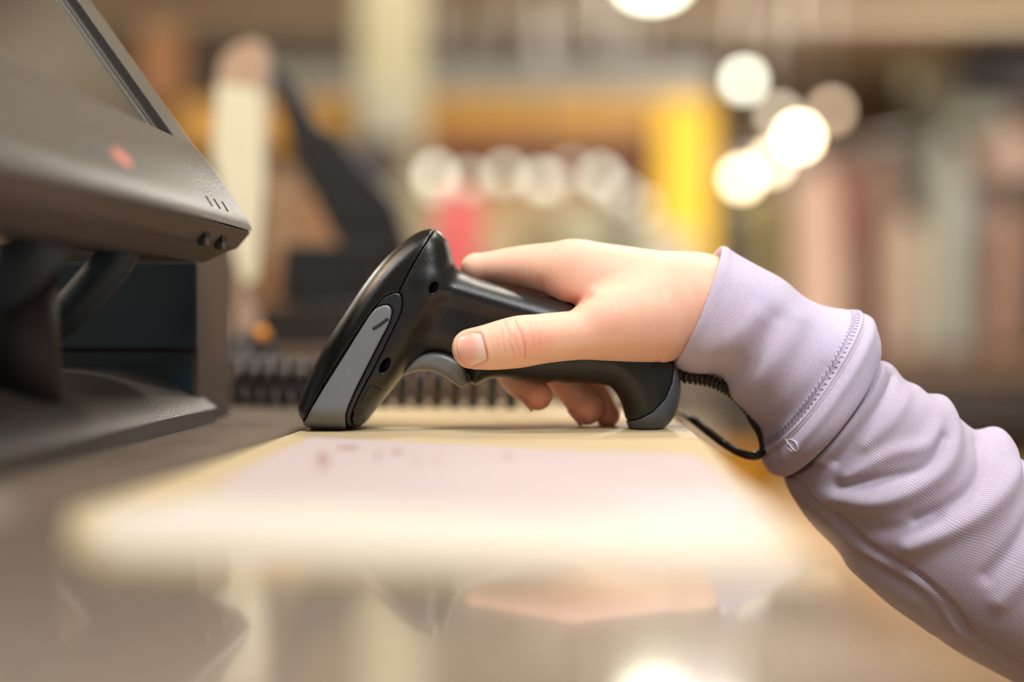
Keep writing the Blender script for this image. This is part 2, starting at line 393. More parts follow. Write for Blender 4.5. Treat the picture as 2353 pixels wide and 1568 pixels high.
# ================================================================== BARCODE SCANNER
def scanner():
    root = empty('barcode_scanner', W([(760, 985, 0)])[0], 'black handheld barcode scanner with grey bumper, nose resting on the cream card', 'scanner')
    h = 2.6
    U, V, Z = grid(676, 1580, 512, 1010, -150, 150, h)
    U2, V2 = U[:, :, 0], V[:, :, 0]
    head_o = spline([(990, 526), (1012, 535), (1029, 556), (1038, 585), (1043, 615), (1040, 650), (1015, 715), (975, 785), (932, 855), (895, 902), (862, 944), (836, 974), (812, 984), (765, 986), (715, 980), (697, 962), (689, 938), (699, 900), (722, 848), (748, 795), (790, 728), (838, 655), (880, 602), (922, 562), (958, 536)], 6)
    hand_o = spline([(1030, 630), (1058, 624), (1120, 652), (1200, 680), (1280, 700), (1360, 718), (1440, 745), (1500, 776), (1540, 818), (1560, 862), (1562, 905), (1553, 945), (1533, 976), (1500, 994), (1468, 996), (1447, 985), (1437, 960), (1428, 928), (1412, 900), (1385, 884), (1300, 880), (1250, 880), (1200, 875), (1150, 869), (1120, 872), (1096, 884), (1084, 882), (1076, 862), (1060, 835), (1020, 815), (985, 813), (950, 830), (920, 840), (900, 800), (950, 720)], 5)
    dh = poly_sdf(U2, V2, head_o)[:, :, None]; db = poly_sdf(U2, V2, hand_o)[:, :, None]
    # head: wide at the nose, narrow at the rear
    t = np.clip((V - 527) / 450, 0, 1)
    Hh = 70 + 62 * t ** 0.75
    Fh = (((np.maximum(62 + dh, 0) / 62) ** 2.3 + (np.abs(Z) / Hh) ** 2.3) ** (1 / 2.3) - 1) * 60
    # handle: a tube along the top, a thinner web toward the trigger
    tt = np.clip((U - 1050) / 470, 0, 1)
    Hb = 66 + 14 * np.sin(tt * math.pi) + 12 * tt
    Fb = (((np.maximum(58 + db, 0) / 58) ** 2.2 + (np.abs(Z) / Hb) ** 2.2) ** (1 / 2.2) - 1) * 56
    # raised thumb rest: the tube-like barrel behind the head
    def cone(a, b, ra, rb, zs=1.0):
        a = np.array(a, float); b = np.array(b, float); ab = b - a; L2 = ab @ ab
        tq = np.clip(((U - a[0]) * ab[0] + (V - a[1]) * ab[1] + (Z - a[2]) * ab[2]) / L2, 0, 1)
        return np.sqrt((U - a[0] - tq * ab[0]) ** 2 + (V - a[1] - tq * ab[1]) ** 2 + ((Z - a[2] - tq * ab[2]) * zs) ** 2) - (ra + tq * (rb - ra))
    Fc = cone((985, 655, 0), (1290, 745, 0), 42, 52, 0.56)
    Fb = smin(Fb, Fc, 10)
    body = smin(Fh, Fb, 26)
    def reg(pts, n=6): return poly_sdf(U2, V2, spline(pts, n) if n else np.array(pts, float))[:, :, None]
    seam = [(1003, 520), (994, 545), (985, 562), (960, 605), (936, 650), (921, 682), (900, 712), (865, 770), (820, 850), (775, 920), (735, 975), (715, 1040), (600, 1040), (600, 500)]
    up_r = reg(seam, 0)
    trim_r = reg([(922, 676), (931, 690), (928, 722), (905, 772), (872, 840), (838, 905), (818, 955), (822, 978), (830, 990), (812, 1004), (700, 1000), (706, 968), (722, 948), (760, 880), (800, 815), (850, 738), (878, 700), (898, 682)], 5)
    bump_r = reg([(893, 703), (906, 708), (909, 722), (902, 748), (886, 780), (858, 836), (830, 893), (810, 942), (806, 968), (802, 984), (790, 1010), (700, 1010), (697, 972), (706, 966), (722, 950), (758, 890), (800, 822), (838, 760), (868, 715)], 5)
    cap_r = reg([(1541, 800), (1541, 850), (1536, 880), (1520, 915), (1490, 945), (1460, 960), (1434, 966), (1425, 1020), (1600, 1020), (1600, 780)], 0)
    trig_hole = reg([(925, 870), (950, 832), (985, 813), (1020, 814), (1058, 834), (1078, 862), (1086, 890), (1075, 920), (920, 920)], 0)
    def ell(cx, cy, rx, ry, ang):
        c, s = math.cos(ang), math.sin(ang); x = (U - cx) * c + (V - cy) * s; y = -(U - cx) * s + (V - cy) * c
        return (np.sqrt((x / rx) ** 2 + (y / ry) ** 2) - 1) * min(rx, ry)
    deep = 25 - np.abs(Z)          # holes reach only skin deep
    def emit(name, F, m, lab=None):
        v, f = surfnet(F.astype(np.float32), (U[0, 0, 0], V[0, 0, 0], Z[0, 0, 0]), h)
        v = relax(v, f, 1, 0.35)
        o = mesh(name, W(v), f, m); under(root, o)
        if lab: o['label'] = lab
        return o
    upper = smax(body, up_r + 0.9, 2); upper = smax(upper, -(trim_r - 0.6), 2)
    emit('upper_shell', upper, M['gloss_black'], 'glossy black upper shell')
    lower = smax(body, -(up_r - 0.9), 2); lower = smax(lower, -(trim_r - 0.6), 2); lower = smax(lower, -(cap_r - 0.8), 2)
    for hx, hy, rx, ry, an in [(1001, 664, 8.5, 14, 0.45), (894, 838, 8.5, 19, 0.52)]:
        lower = smax(lower, -np.maximum(ell(hx, hy, rx, ry, an), deep - 0 * Z), 2)
    door = polyline_dist(U2, V2, spline([(860, 877), (893, 894)], 3, False))[:, :, None]
    door2 = polyline_dist(U2, V2, spline([(862, 880), (835, 925), (820, 955), (822, 966), (840, 962)], 4, False))[:, :, None]
    lower = np.maximum(lower, -(np.minimum(door, door2 + 0.6) - 1.8)) if False else lower + 2.2 * np.exp(-(np.minimum(door, door2) / 1.6) ** 2) * (np.abs(Z) > 20)
    emit('lower_shell', lower, M['body_black'], 'satin black lower shell and handle')
    emit('trim', smax(smax(body + 0.5, trim_r + 0.4, 2), -(bump_r - 1.0), 2), M['trim_black'], 'dark blue-grey trim')
    global BUMPER
    BUMPER = emit('bumper', smax(body - 2.0, bump_r + 0.8, 4), M['bumper_grey'], 'grey rubber bumper')
    emit('end_cap', smax(body - 0.6, cap_r + 0.8, 3), M['cap_grey'], 'dark grey rubber end cap')
    # trigger
    tr = spline([(922, 862), (936, 838), (960, 816), (995, 806), (1028, 809), (1060, 828), (1074, 860), (1079, 880), (1068, 888), (1058, 890), (1044, 882), (1022, 866), (995, 855), (965, 852), (945, 858)], 6)
    dt = poly_sdf(U2, V2, tr)[:, :, None]
    emit('trigger', puff(dt, Z, 26, 44, 3.0), M['trigger_grey'], 'grey trigger')
    # foot under the end cap
    V_, F_ = tube(W([(1490, 988, 0), (1490, 1002.5, 0)]), [0.0040, 0.0032], 20)
    o = mesh('foot', V_, F_, M['hole']); under(root, o)
    # dark linings of the two holes, scuff mark on the bumper
    sc = W(spline([(868, 757, -101), (880, 748, -106), (892, 739, -108), (901, 733, -107)], 4, False))
    return root, (U, V, Z, body)
SC, (gU, gV, gZ, gBody) = scanner()

# scuff: short black smear lying on the bumper's near face
def front_w(u, v, F=None, off=0.0):   # depth of the scanner's near surface at (u, v)
    F = gBody if F is None else F
    i = int(round((u - gU[0, 0, 0]) / 2.6)); j = int(round((v - gV[0, 0, 0]) / 2.6))
    colu = F[i, j]; k = int(np.argmax(colu < 0))
    z0, z1 = gZ[0, 0, k - 1], gZ[0, 0, k]; a, b = colu[k - 1], colu[k]
    return float(z0 + (z1 - z0) * a / (a - b)) - off
def smear(name, pts, rad, m, off, parent):
    q = spline(pts, 5, False); w = np.array([front_w(u, v) for u, v in q]); w = np.convolve(np.pad(w, 2, 'edge'), np.ones(5) / 5, 'valid')
    r = rad * (0.6 + 0.4 * np.abs(np.sin(np.arange(len(q)) * 1.7))) * SP
    V, F = tube(W(np.column_stack([q, w - off])), r, 8); o = mesh(name, V, F, m); under(parent, o); o.matrix_parent_inverse = Matrix(); return o
smear('scuff_mark', [(868, 757), (880, 750), (892, 741), (901, 734)], 4.6, M['scuff'], 2.6, BUMPER)

# ---------------- cord: ribbed strain relief, loop and coil
relief = spline([(1530, 858, 0), (1585, 866, 2), (1635, 877, 6), (1678, 899, 12), (1712, 932, 20), (1738, 970, 28)], 26, False)
rr = []
for i in range(len(relief)):
    base = 19 - 8 * i / len(relief); rr.append((base if i % 6 > 1 else base - 6) * SP)
o = tube_obj('strain_relief', W(relief), np.array(rr), M['cord_black'], n=16); under(SC, o)
def PW(px, py, d): return P(px, py, d)
cord = [W([(1728, 960, 26)])[0], W([(1752, 1000, 30)])[0], W([(1758, 1034, 26)])[0], W([(1742, 1050, 22)])[0], W([(1712, 1046, 30)])[0], PW(1665, 1022, .590), PW(1622, 990, .594), G(1585, 962, .0024), G(1545, 948, .0018), G(1480, 938, .0018), G(1380, 932, .0018), G(1300, 925, .002), PW(1262, 905, .705)]
cp = spline(cord, 10, False)
o = tube_obj('cord', cp, 0.0017, M['cord_black'], n=12); under(SC, o)
A = np.array(PW(1262, 905, .705)); B = np.array(PW(512, 868, .74)); A[2] = 0.0115; B[2] = 0.0125
turns = 19; n = turns * 22; hx = []
ax = (B - A) / np.linalg.norm(B - A); s1 = np.cross(ax, ZU); s1 /= np.linalg.norm(s1); s2 = np.cross(s1, ax)
for i in range(n + 1):
    t = i / n; tw = t ** 0.92; ph = 2 * math.pi * turns * t
    r = 0.0102 * min(1, 0.55 + t * 6) + 0.0008 * math.sin(9 * t)
    sag = 0.002 * math.sin(7 * t)
    hx.append(A + (B - A) * tw + s1 * r * math.cos(ph) + s2 * (r * math.sin(ph)) + s1 * sag)
hx = np.array(hx); hx[:, 2] = np.maximum(hx[:, 2], 0.0026)
o = tube_obj('coiled_cord', hx, 0.0031, M['cord_black'], n=9); under(SC, o)

# ================================================================== PERSON: hand, wrist, lavender sleeve
def person():
    h = 2.5
    U, V, Z = grid(1030, 1960, 530, 1030, -200, 300, h)
    def rc(a, b, ra, rb, zs=1.0):
        a = np.array(a, np.float32); b = np.array(b, np.float32); ab = b - a; L2 = float(ab @ ab)
        # bounded evaluation
        t = np.clip(((U - a[0]) * ab[0] + (V - a[1]) * ab[1] + (Z - a[2]) * ab[2]) / L2, 0, 1)
        return np.sqrt((U - a[0] - t * ab[0]) ** 2 + (V - a[1] - t * ab[1]) ** 2 + ((Z - a[2] - t * ab[2]) * zs) ** 2) - (ra + t * (rb - ra))
    def chain(nodes, k=6):
        F = np.full(np.broadcast(U, V, Z).shape, 400.0, np.float32)
        q = spline(nodes, 6, False).astype(np.float32); u1, v1, z1 = U[:, 0, 0], V[0, :, 0], Z[0, 0, :]
        for a, b in zip(q[:-1], q[1:]):
            m = max(a[3], b[3]) + 70
            sl = [slice(*np.searchsorted(x, (min(a[i], b[i]) - m, max(a[i], b[i]) + m))) for i, x in enumerate((u1, v1, z1))]
            uu, vv_, zz_ = u1[sl[0]][:, None, None], v1[sl[1]][None, :, None], z1[sl[2]][None, None, :]
            ab = b[:3] - a[:3]; L2 = float(ab @ ab) + 1e-9
            t = np.clip(((uu - a[0]) * ab[0] + (vv_ - a[1]) * ab[1] + (zz_ - a[2]) * ab[2]) / L2, 0, 1)
            d = np.sqrt((uu - a[0] - t * ab[0]) ** 2 + (vv_ - a[1] - t * ab[1]) ** 2 + (zz_ - a[2] - t * ab[2]) ** 2) - (a[3] + t * (b[3] - a[3]))
            F[tuple(sl)] = np.minimum(F[tuple(sl)], d)
        return F
    wrist = (1625, 706, 40)
    palm = rc((1325, 615, 12), (1600, 700, 10), 66, 112)
    palm = smin(palm, rc((1345, 612, 85), (1610, 705, 70), 66, 108), 30)
    palm = smin(palm, rc((1385, 622, 155), (1610, 715, 100), 58, 95), 30)
    palm = smin(palm, rc((1430, 640, 205), (1610, 720, 110), 50, 85), 30)
    fore = rc((1600, 704, 45), (1990, 900, 45), 117, 122, 0.9)
    palm = smin(palm, fore, 40)
    web = rc((1313, 656, 4), (1480, 700, -20), 57, 90)
    palm = smin(palm, web, 30)
    thumb = chain([(1087, 801, -126, 43), (1128, 797, -130, 51), (1190, 786, -132, 57.5), (1250, 778, -126, 55), (1330, 768, -108, 58), (1400, 746, -78, 84), (1490, 735, -40, 107)], 14)
    hand = smin(palm, thumb, 24)
    index = chain([(1092, 614, 58, 33), (1130, 612, 56, 38), (1200, 612, 44, 50), (1290, 620, 16, 66)], 12)
    index = smin(index, chain([(1092, 614, 58, 33), (1066, 730, 108, 34), (1060, 820, 84, 30)], 8), 10)
    hand = smin(hand, index, 18)
    def finger(nodes, k=14):
        return chain(nodes, 8)
    mid = finger([(1345, 615, 100, 62), (1160, 660, 155, 40), (1150, 800, 165, 37), (1185, 872, 95, 36), (1236, 911, 42, 35)])
    ring = finger([(1390, 622, 170, 56), (1240, 700, 222, 38), (1240, 820, 190, 37), (1300, 880, 110, 37), (1352, 942, 60, 38)])
    pink = finger([(1432, 640, 212, 48), (1330, 740, 250, 33), (1330, 840, 210, 31), (1372, 893, 130, 29), (1405, 960, 92, 27)])
    # adjoining fingers stay separate at the tips, merge at the palm
    three = np.minimum(np.minimum(mid, ring), pink)
    hand = smin(hand, three, 10)
    hand = smax(hand, U - 1930, 6)
    # keep the hand out of the scanner's body
    ix = np.clip(np.round((U[:, 0, 0] - gU[0, 0, 0]) / 2.6).astype(int), 0, gBody.shape[0] - 1)
    iy = np.clip(np.round((V[0, :, 0] - gV[0, 0, 0]) / 2.6).astype(int), 0, gBody.shape[1] - 1)
    iz = np.clip(np.round((Z[0, 0, :] - gZ[0, 0, 0]) / 2.6).astype(int), 0, gBody.shape[2] - 1)
    body = gBody[np.ix_(ix, iy, iz)]
    inside = (U < gU[-1, 0, 0] - 4) & (np.abs(Z) < 146)
    hand = np.where(inside, smax(hand, -(body - 0.5), 5), hand)
    v, f = surfnet(hand.astype(np.float32), (U[0, 0, 0], V[0, 0, 0], Z[0, 0, 0]), h)
    v = relax(v, f, 2, 0.5)
    n = normals(v, f)
    near = (n[:, 2] < 0.2)
    # skin creases: knuckle lines on the thumb, web folds
    crease = np.zeros(len(v))
    def cr(pts, sig, amp, cond=None):
        nonlocal crease
        d = polyline_dist(v[:, 0], v[:, 1], spline(pts, 5, False))
        g = np.exp(-(d / sig) ** 2) * (near if cond is None else cond); crease += amp * g
    ms = near & (v[:, 2] < -20)
    cr([(1183, 738), (1190, 755), (1198, 772), (1203, 795), (1204, 820)], 2.3, 2.4, ms)
    cr([(1160, 742), (1168, 762), (1173, 775), (1171, 788), (1178, 808), (1183, 820)], 2.4, 1.5, ms)
    cr([(1156, 758), (1157, 785), (1162, 808)], 2.6, 1.0, ms)
    cr([(1180, 770), (1184, 790), (1191, 805), (1193, 818)], 2.2, 1.1, ms)
    cr([(1215, 745), (1221, 775), (1223, 800)], 3, 0.6, ms); cr([(1229, 745), (1236, 775), (1237, 805)], 3, 0.45, ms)
    cr([(1144, 780), (1147, 800)], 2.5, 0.5, ms)
    idx = near & (v[:, 0] > 1150)
    cr([(1238, 640), (1248, 668), (1262, 695)], 7, 0.8, idx)
    cr([(1350, 680), (1325, 694), (1300, 708)], 9, 3.0, idx)
    cr([(1180, 625), (1186, 642), (1194, 658)], 6, 0.4, idx)
    # nail fold groove around the thumb nail
    nail_o = spline([(1063, 776), (1080, 768), (1098, 767), (1109, 771), (1116, 795), (1121, 818), (1115, 828), (1100, 834), (1084, 838), (1068, 826), (1059, 806), (1058, 790)], 6)
    dn = poly_sdf(v[:, 0], v[:, 1], nail_o)
    gro = ms & (v[:, 0] < 1150)
    crease += gro * (2.6 * np.exp(-((dn) / 3.2) ** 2) - 1.6 * np.exp(-((dn - 8) / 5) ** 2))
    vv = v - n * crease[:, None]
    # the skin's own colour: pale, pinker over the joints, tips and thumb base
    base = np.array([1.0, 0.85, 0.735]); red = np.array([0.97, 0.60, 0.51])
    k = np.zeros(len(v))
    def spot(c, r, a):
        nonlocal k
        k = np.maximum(k, a * np.exp(-(((v - np.array(c)) / np.array(r)) ** 2).sum(1)))
    spot((1225, 785, -180), (60, 45, 90), 0.55); spot((1385, 745, -140), (75, 50, 90), 0.45); spot((1085, 800, -160), (50, 60, 80), 0.55)
    spot((1290, 690, -40), (55, 40, 80), 0.55); spot((1100, 620, 50), (60, 40, 80), 0.35)
    for c in ((1240, 915, 40), (1355, 945, 60), (1405, 960, 90)): spot(c, (80, 60, 90), 0.75)
    k = np.maximum(k, 0.26)
    k = np.clip(k + 0.20 * np.clip(crease, 0, 2.5) , 0, 1)
    colr = base * (1 - k[:, None]) + red * k[:, None]
    colr = np.where(colr <= 0.04045, colr / 12.92, ((colr + 0.055) / 1.055) ** 2.4)
    colr = np.column_stack([colr, np.ones(len(v))])
    o = mesh('person', W(vv), f, M['skin'], col=colr)
    o.data.transform(Matrix.Translation(-Vector(W([(1550, 700, 20)])[0]))); o.location = W([(1550, 700, 20)])[0]
    tag(o, 'person in a lavender sweatshirt sleeve, hand gripping the barcode scanner', 'person')
    # nails
    def fw(u, v_):
        fi, fj = (u - 1030) / h, (v_ - 530) / h; i, j = int(fi), int(fj); tot = 0
        for di, dj in ((0, 0), (0, 1), (1, 0), (1, 1)):
            c = hand[i + di, j + dj]; q = int(np.argmax(c < 0)); a, b = c[q - 1], c[q]
            tot += float(Z[0, 0, q - 1] + h * a / (a - b)) * abs(1 - di - (fi - i)) * abs(1 - dj - (fj - j))
        return tot
    sm = [(u_, v_) for u_ in range(1068, 1118, 4) for v_ in range(774, 832, 4)]
    def basis(u_, v_):
        x, y = (u_ - 1088) / 35, (v_ - 802) / 35; return np.array([1, x, y, x * x, x * y, y * y])
    cf = np.linalg.lstsq(np.array([basis(*q) for q in sm]), np.array([fw(*q) for q in sm]), rcond=None)[0]
    fws = lambda u_, v_: min(0.75 * float(basis(u_, v_) @ cf) + 0.25 * fw(u_, v_), fw(u_, v_) + 0.3)
    c0 = nail_o.mean(0); V_ = []; C_ = []
    NR = 9
    for r in range(NR + 1):
        t = r / NR
        for p in nail_o:
            q = c0 + (p - c0) * t; w = fws(*q)
            lift = 1.3 - 1.0 * t ** 8
            V_.append((q[0], q[1], w - lift))
            lun = 1 / (1 + math.exp(-(q[0] - 1100 + 0.02 * (q[1] - 800) ** 2 * 0.5) / 2.2))
            tip = 1 / (1 + math.exp((q[0] - 1061 - 0.009 * (q[1] - 800) ** 2) / 1.2))
            cc = np.array([0.97, 0.72, 0.64]) * (1 - lun) + np.array([0.95, 0.83, 0.77]) * lun
            cc = cc * (1 - tip) + np.array([0.98, 0.88, 0.76]) * tip
            C_.append((*lin(cc), 1))
    m_ = len(nail_o); F_ = []
    for r in range(NR):
        for i in range(m_): F_.append((r * m_ + i, (r + 1) * m_ + i, (r + 1) * m_ + (i + 1) % m_, r * m_ + (i + 1) % m_))
    nl = mesh('thumbnail', W(V_), np.array(F_), M['nail'], col=C_); under(o, nl)
    # side-on nails of the curled fingers
    for cx, cy, cz, ang, rl, rw in ((1209, 929, 36, 0.80, 24, 12), (1325, 963, 56, 0.85, 25, 12), (1384, 975, 90, 1.0, 17, 9)):
        V_ = []; F_ = []; C_ = []
        ca, sa = math.cos(ang), math.sin(ang)
        for i in range(13):
            for j in range(13):
                a = -1 + 2 * i / 12; b = -1 + 2 * j / 12
                lx = a * rl * (1 - 0.12 * b * b); th = b * 1.15
                # finger axis (ca, sa); nail wraps toward the lower left and the far side
                nx, ny = -sa, ca
                off = 12 * math.cos(th) - 6; dz = rw * 1.9 * math.sin(th) + 8
                V_.append((cx + lx * ca + nx * off, cy + lx * sa + ny * off, cz + dz)); C_.append((*lin((0.93, 0.72, 0.66)), 1))
        for i in range(12):
            for j in range(12): F_.append((i * 13 + j, i * 13 + j + 1, (i + 1) * 13 + j + 1, (i + 1) * 13 + j))
        fn = mesh('fingernail', W(V_), np.array(F_), M['nail'], col=C_)
        sd = fn.modifiers.new('s', 'SOLIDIFY'); sd.thickness = 0.0004; under(o, fn)
    return o
PERSON = person()

# sleeve lofts. Station: top point, bottom point, half depth, centre depth
def loft(stations, NT, NS, strokes=(), clip=None, shear=0.0, ripple=0.0, seed=3):
    st = np.array([[*a, *b, hw, w0] for a, b, hw, w0 in stations], float)
    sp = spline(st, NS, False); R = len(sp)
    th = np.linspace(0, 2 * math.pi, NT, endpoint=False)
    T = sp[:, 0:2]; B = sp[:, 2:4]; C = (T + B) / 2; E = (T - B) / 2
    c = np.cos(th)[None, :]; s = np.sin(th)[None, :]
    p = 0.92; cc = np.sign(c) * np.abs(c) ** p; ss = np.sign(s) * np.abs(s) ** p
    u = C[:, 0:1] + E[:, 0:1] * cc + shear * ss * sp[:, 4:5] / 100; v = C[:, 1:2] + E[:, 1:2] * cc; w = sp[:, 5:6] - sp[:, 4:5] * ss
    X = np.stack([u, v, w], -1)
    def nrm(X):
        du = np.gradient(X, axis=0); dt = np.roll(X, -1, 1) - np.roll(X, 1, 1)
        n = np.cross(dt, du); n /= np.linalg.norm(n, axis=-1, keepdims=True) + 1e-9
        out = X - X.mean(1, keepdims=True); sg = np.sign((n * out).sum(-1).mean()); return n * sg
    N = nrm(X)
    nearm = 1 / (1 + np.exp((w - sp[:, 5:6]) / 12))
    disp = np.zeros(u.shape)
    for pts, sig, amp in strokes:
        pl = spline(pts, 6, False); d = polyline_dist(u, v, pl)
        # fade toward the ends
        fade = 1.0
        disp += amp * np.exp(-(d / sig) ** 2) * nearm
    if ripple:
        rng = np.random.RandomState(seed)
        for _ in range(14):
            a, b, ph = rng.randint(1, 6), rng.uniform(2, 9), rng.uniform(0, 6.28)
            disp += ripple * rng.uniform(0.3, 1) * np.sin(a * th[None, :] + b * np.linspace(0, 6.28, R)[:, None] + ph) / 3
    X = X + N * disp[..., None]
    uvs = np.stack(np.broadcast_arrays(np.linspace(0, 1, NT)[None, :], np.linspace(0, 1, R)[:, None]), -1)
    return X, uvs, sp
def loft_obj(name, X, uvs, m):
    R, NT = X.shape[:2]
    # repeat the first column so the texture has a seam only on the far side
    X = np.concatenate([X, X[:, :1]], 1); u = np.linspace(0, 1, NT + 1); vv = np.linspace(0, 1, R)
    uv = np.stack(np.broadcast_arrays(u[None, :], vv[:, None]), -1).reshape(-1, 2)
    i, j = np.meshgrid(np.arange(R - 1), np.arange(NT), indexing='ij')
    a = i * (NT + 1) + j
    F = np.stack([a, a + 1, a + NT + 2, a + NT + 1], -1).reshape(-1, 4)
    o = mesh(name, W(X.reshape(-1, 3)), F[:, ::-1], m, uv=uv); return o
SL_ST = [((1985, 800), (1800, 1050), 150, 42), ((2004, 812), (1822, 1072), 172, 42), ((2022, 826), (1822, 1092), 186, 42), ((2052, 838), (1814, 1104), 196, 42),
         ((2082, 872), (1830, 1145), 202, 42), ((2126, 903), (1868, 1200), 206, 42), ((2165, 921), (1925, 1262), 210, 42), ((2198, 952), (1975, 1322), 214, 42),
         ((2248, 988), (2050, 1395), 220, 42), ((2288, 995), (2125, 1448), 224, 42), ((2312, 1020), (2200, 1500), 228, 42), ((2356, 1056), (2290, 1548), 232, 42),
         ((2450, 1110), (2400, 1610), 240, 42), ((2620, 1200), (2560, 1720), 255, 42), ((2850, 1330), (2760, 1880), 275, 42)]
SEAM = [(1812, 1078), (1826, 1105), (1842, 1130), (1888, 1168), (1968, 1235), (2068, 1296), (2142, 1362), (2202, 1436), (2289, 1496), (2360, 1545), (2460, 1600)]
SL_STROKES = [([(1892, 1128), (1968, 1136), (2055, 1108), (2128, 1055), (2160, 988), (2155, 930)], 24, 17), ([(1914, 1078), (2008, 1030), (2085, 1012), (2120, 960), (2100, 900)], 20, 11),
              ([(1900, 1104), (2000, 1082), (2080, 1060), (2125, 1000)], 12, -9), ([(2048, 1232), (2168, 1175), (2252, 1115), (2298, 1058), (2296, 1001)], 26, 19),
              ([(2060, 1175), (2150, 1130), (2205, 1075), (2225, 1010)], 16, -12), ([(2209, 1295), (2275, 1215), (2316, 1148), (2322, 1060)], 16, -12),
              ([(2240, 1350), (2310, 1260), (2360, 1170)], 24, 10), ([(1900, 1180), (2000, 1200), (2100, 1170)], 20, -7), ([(2010, 850), (1935, 950), (1862, 1048)], 11, 12),
              ([(2035, 860), (1960, 960), (1890, 1050)], 13, -11), ([(2060, 900), (2010, 960), (1950, 1010)], 18, 6), (SEAM, 5, -8), ([(x - 13, y + 13) for x, y in SEAM], 8, 6),
              ([(1960, 1300), (2060, 1360), (2150, 1440)], 20, 10), ([(2000, 1290), (2090, 1340), (2180, 1420)], 9, -5)]
X, uvs, _ = loft(SL_ST, 420, 22, SL_STROKES, ripple=2.2)
SLV = loft_obj('sleeve', X, uvs, M['sleeve']); SLV['label'] = 'lavender sweatshirt sleeve'; under(PERSON, SLV)
CF_ST = [((1760, 655), (1665, 840), 142, 44), ((1700, 618), (1610, 836), 150, 44), ((1671, 594), (1560, 836), 158, 42), ((1658, 578), (1546, 842), 164, 42), ((1660, 566), (1546, 850), 168, 42), ((1672, 566), (1560, 856), 171, 42),
         ((1690, 578), (1584, 862), 174, 42), ((1740, 606), (1630, 867), 180, 42), ((1800, 640), (1668, 886), 186, 42), ((1850, 680), (1703, 932), 182, 42),
         ((1900, 703), (1735, 972), 190, 42), ((1955, 711), (1757, 1008), 200, 42), ((1982, 717), (1762, 1040), 212, 42), ((2004, 736), (1768, 1070), 222, 42), ((2017, 768), (1778, 1090), 224, 42),
         ((2019, 802), (1797, 1097), 218, 42), ((2008, 822), (1812, 1086), 204, 42), ((1990, 818), (1808, 1062), 182, 42)]
CF_STROKES = [([(1650, 872), (1690, 840), (1725, 787), (1760, 735)], 26, -11), ([(1612, 812), (1672, 775), (1712, 730)], 26, 6), ([(1690, 905), (1735, 860), (1790, 780), (1810, 740)], 30, 9),
              ([(1742, 985), (1800, 935), (1870, 850)], 22, -5)]
X, uvs, csp = loft(CF_ST, 420, 22, CF_STROKES, ripple=1.1, seed=8)
# roll and grooves either side of the seam that joins cuff and sleeve
NSS = 22; s_idx = np.arange(X.shape[0]) / NSS
def ringbump(X, c, sig, amp):
    g = np.exp(-((s_idx - c) / sig) ** 2)[:, None, None]; ctr_ = X.mean(1, keepdims=True); d = X - ctr_; d /= np.linalg.norm(d, axis=-1, keepdims=True)
    return X + d * g * amp
X = ringbump(X, 11.25, 0.10, -4.5); X = ringbump(X, 11.75, 0.14, 3.5); X = ringbump(X, 12.15, 0.07, -3.5); X = ringbump(X, 12.9, 0.5, 5)
CUF = loft_obj('cuff', X, uvs, M['cuff']); CUF['label'] = 'ribbed lavender cuff'; under(SLV, CUF)
# overlock zigzag and straight stitch on the seam
def on_cuff(s, th):
    i = s * NSS; i0 = int(i); f = i - i0; j = th / (2 * math.pi) * 420; j0 = int(j) % 420; g = j - int(j)
    a = X[i0, j0] * (1 - g) + X[i0, (j0 + 1) % 420] * g; b = X[i0 + 1, j0] * (1 - g) + X[i0 + 1, (j0 + 1) % 420] * g
    q = a * (1 - f) + b * f; c = X[i0].mean(0); d = q - c; return q + d / np.linalg.norm(d) * 1.3
pts = []
for k in range(90):
    th = 0.15 + (math.pi - 0.2) * k / 89
    pts.append(on_cuff(10.95 if k % 2 else 11.55, th))
o = tube_obj('overlock_stitch', W(pts), 0.00022, M['thread_violet'], n=5); under(SLV, o)
pts = []
for k in range(121):
    th = 0.15 + (math.pi - 0.2) * k / 120; pts.append(on_cuff(12.12, th) + np.array([0, 0, -1.0 * (k % 2)]))
o = tube_obj('topstitch', W(pts), 0.00022, M['thread'], n=5); under(SLV, o)
tp = spline([(1784, 1002), (1790, 1012), (1800, 1026), (1806, 1022), (1800, 1006), (1790, 1004), (1788, 1020), (1797, 1030)], 6, False)
def cuff_near(u, v):
    d = (X[..., 0] - u) ** 2 + (X[..., 1] - v) ** 2 + (X[..., 2] > 30) * 1e9; i = np.unravel_index(np.argmin(d), d.shape); return X[i][2]
o = tube_obj('loose_thread', W([(a, b, cuff_near(a, b) - 5) for a, b in tp]), 0.00028, M['thread'], n=6); under(SLV, o)

# ================================================================== POINT OF SALE TERMINAL (left)
dT = 0.585
TERM = empty('point_of_sale_terminal', G(420, 965), 'large grey checkout terminal with tilted screen on a curved foot, nearest the lens', 'terminal')
def extr(name, prof, d0, length, m, lab=None, parent=TERM, bev=0.0, start=0.0, smooth=False):
    a = np.array([P(x, y, d0) for x, y in prof]) + FC * start; b = a - FC * length; n = len(a)
    V = np.vstack([a, b]); F = [tuple(range(n)), tuple(range(2 * n - 1, n - 1, -1))] + [(i, n + i, n + (i + 1) % n, (i + 1) % n) for i in range(n)]
    A = sum(prof[i][0] * prof[(i + 1) % n][1] - prof[(i + 1) % n][0] * prof[i][1] for i in range(n))
    if A > 0: F = [f[::-1] for f in F]
    o = mesh(name, V, F, m, smooth=smooth, auto=30 if smooth else None)
    if bev: bevel(o, bev, 3, 30)
    if parent is not None: under(parent, o)
    if lab: o['label'] = lab
    return o
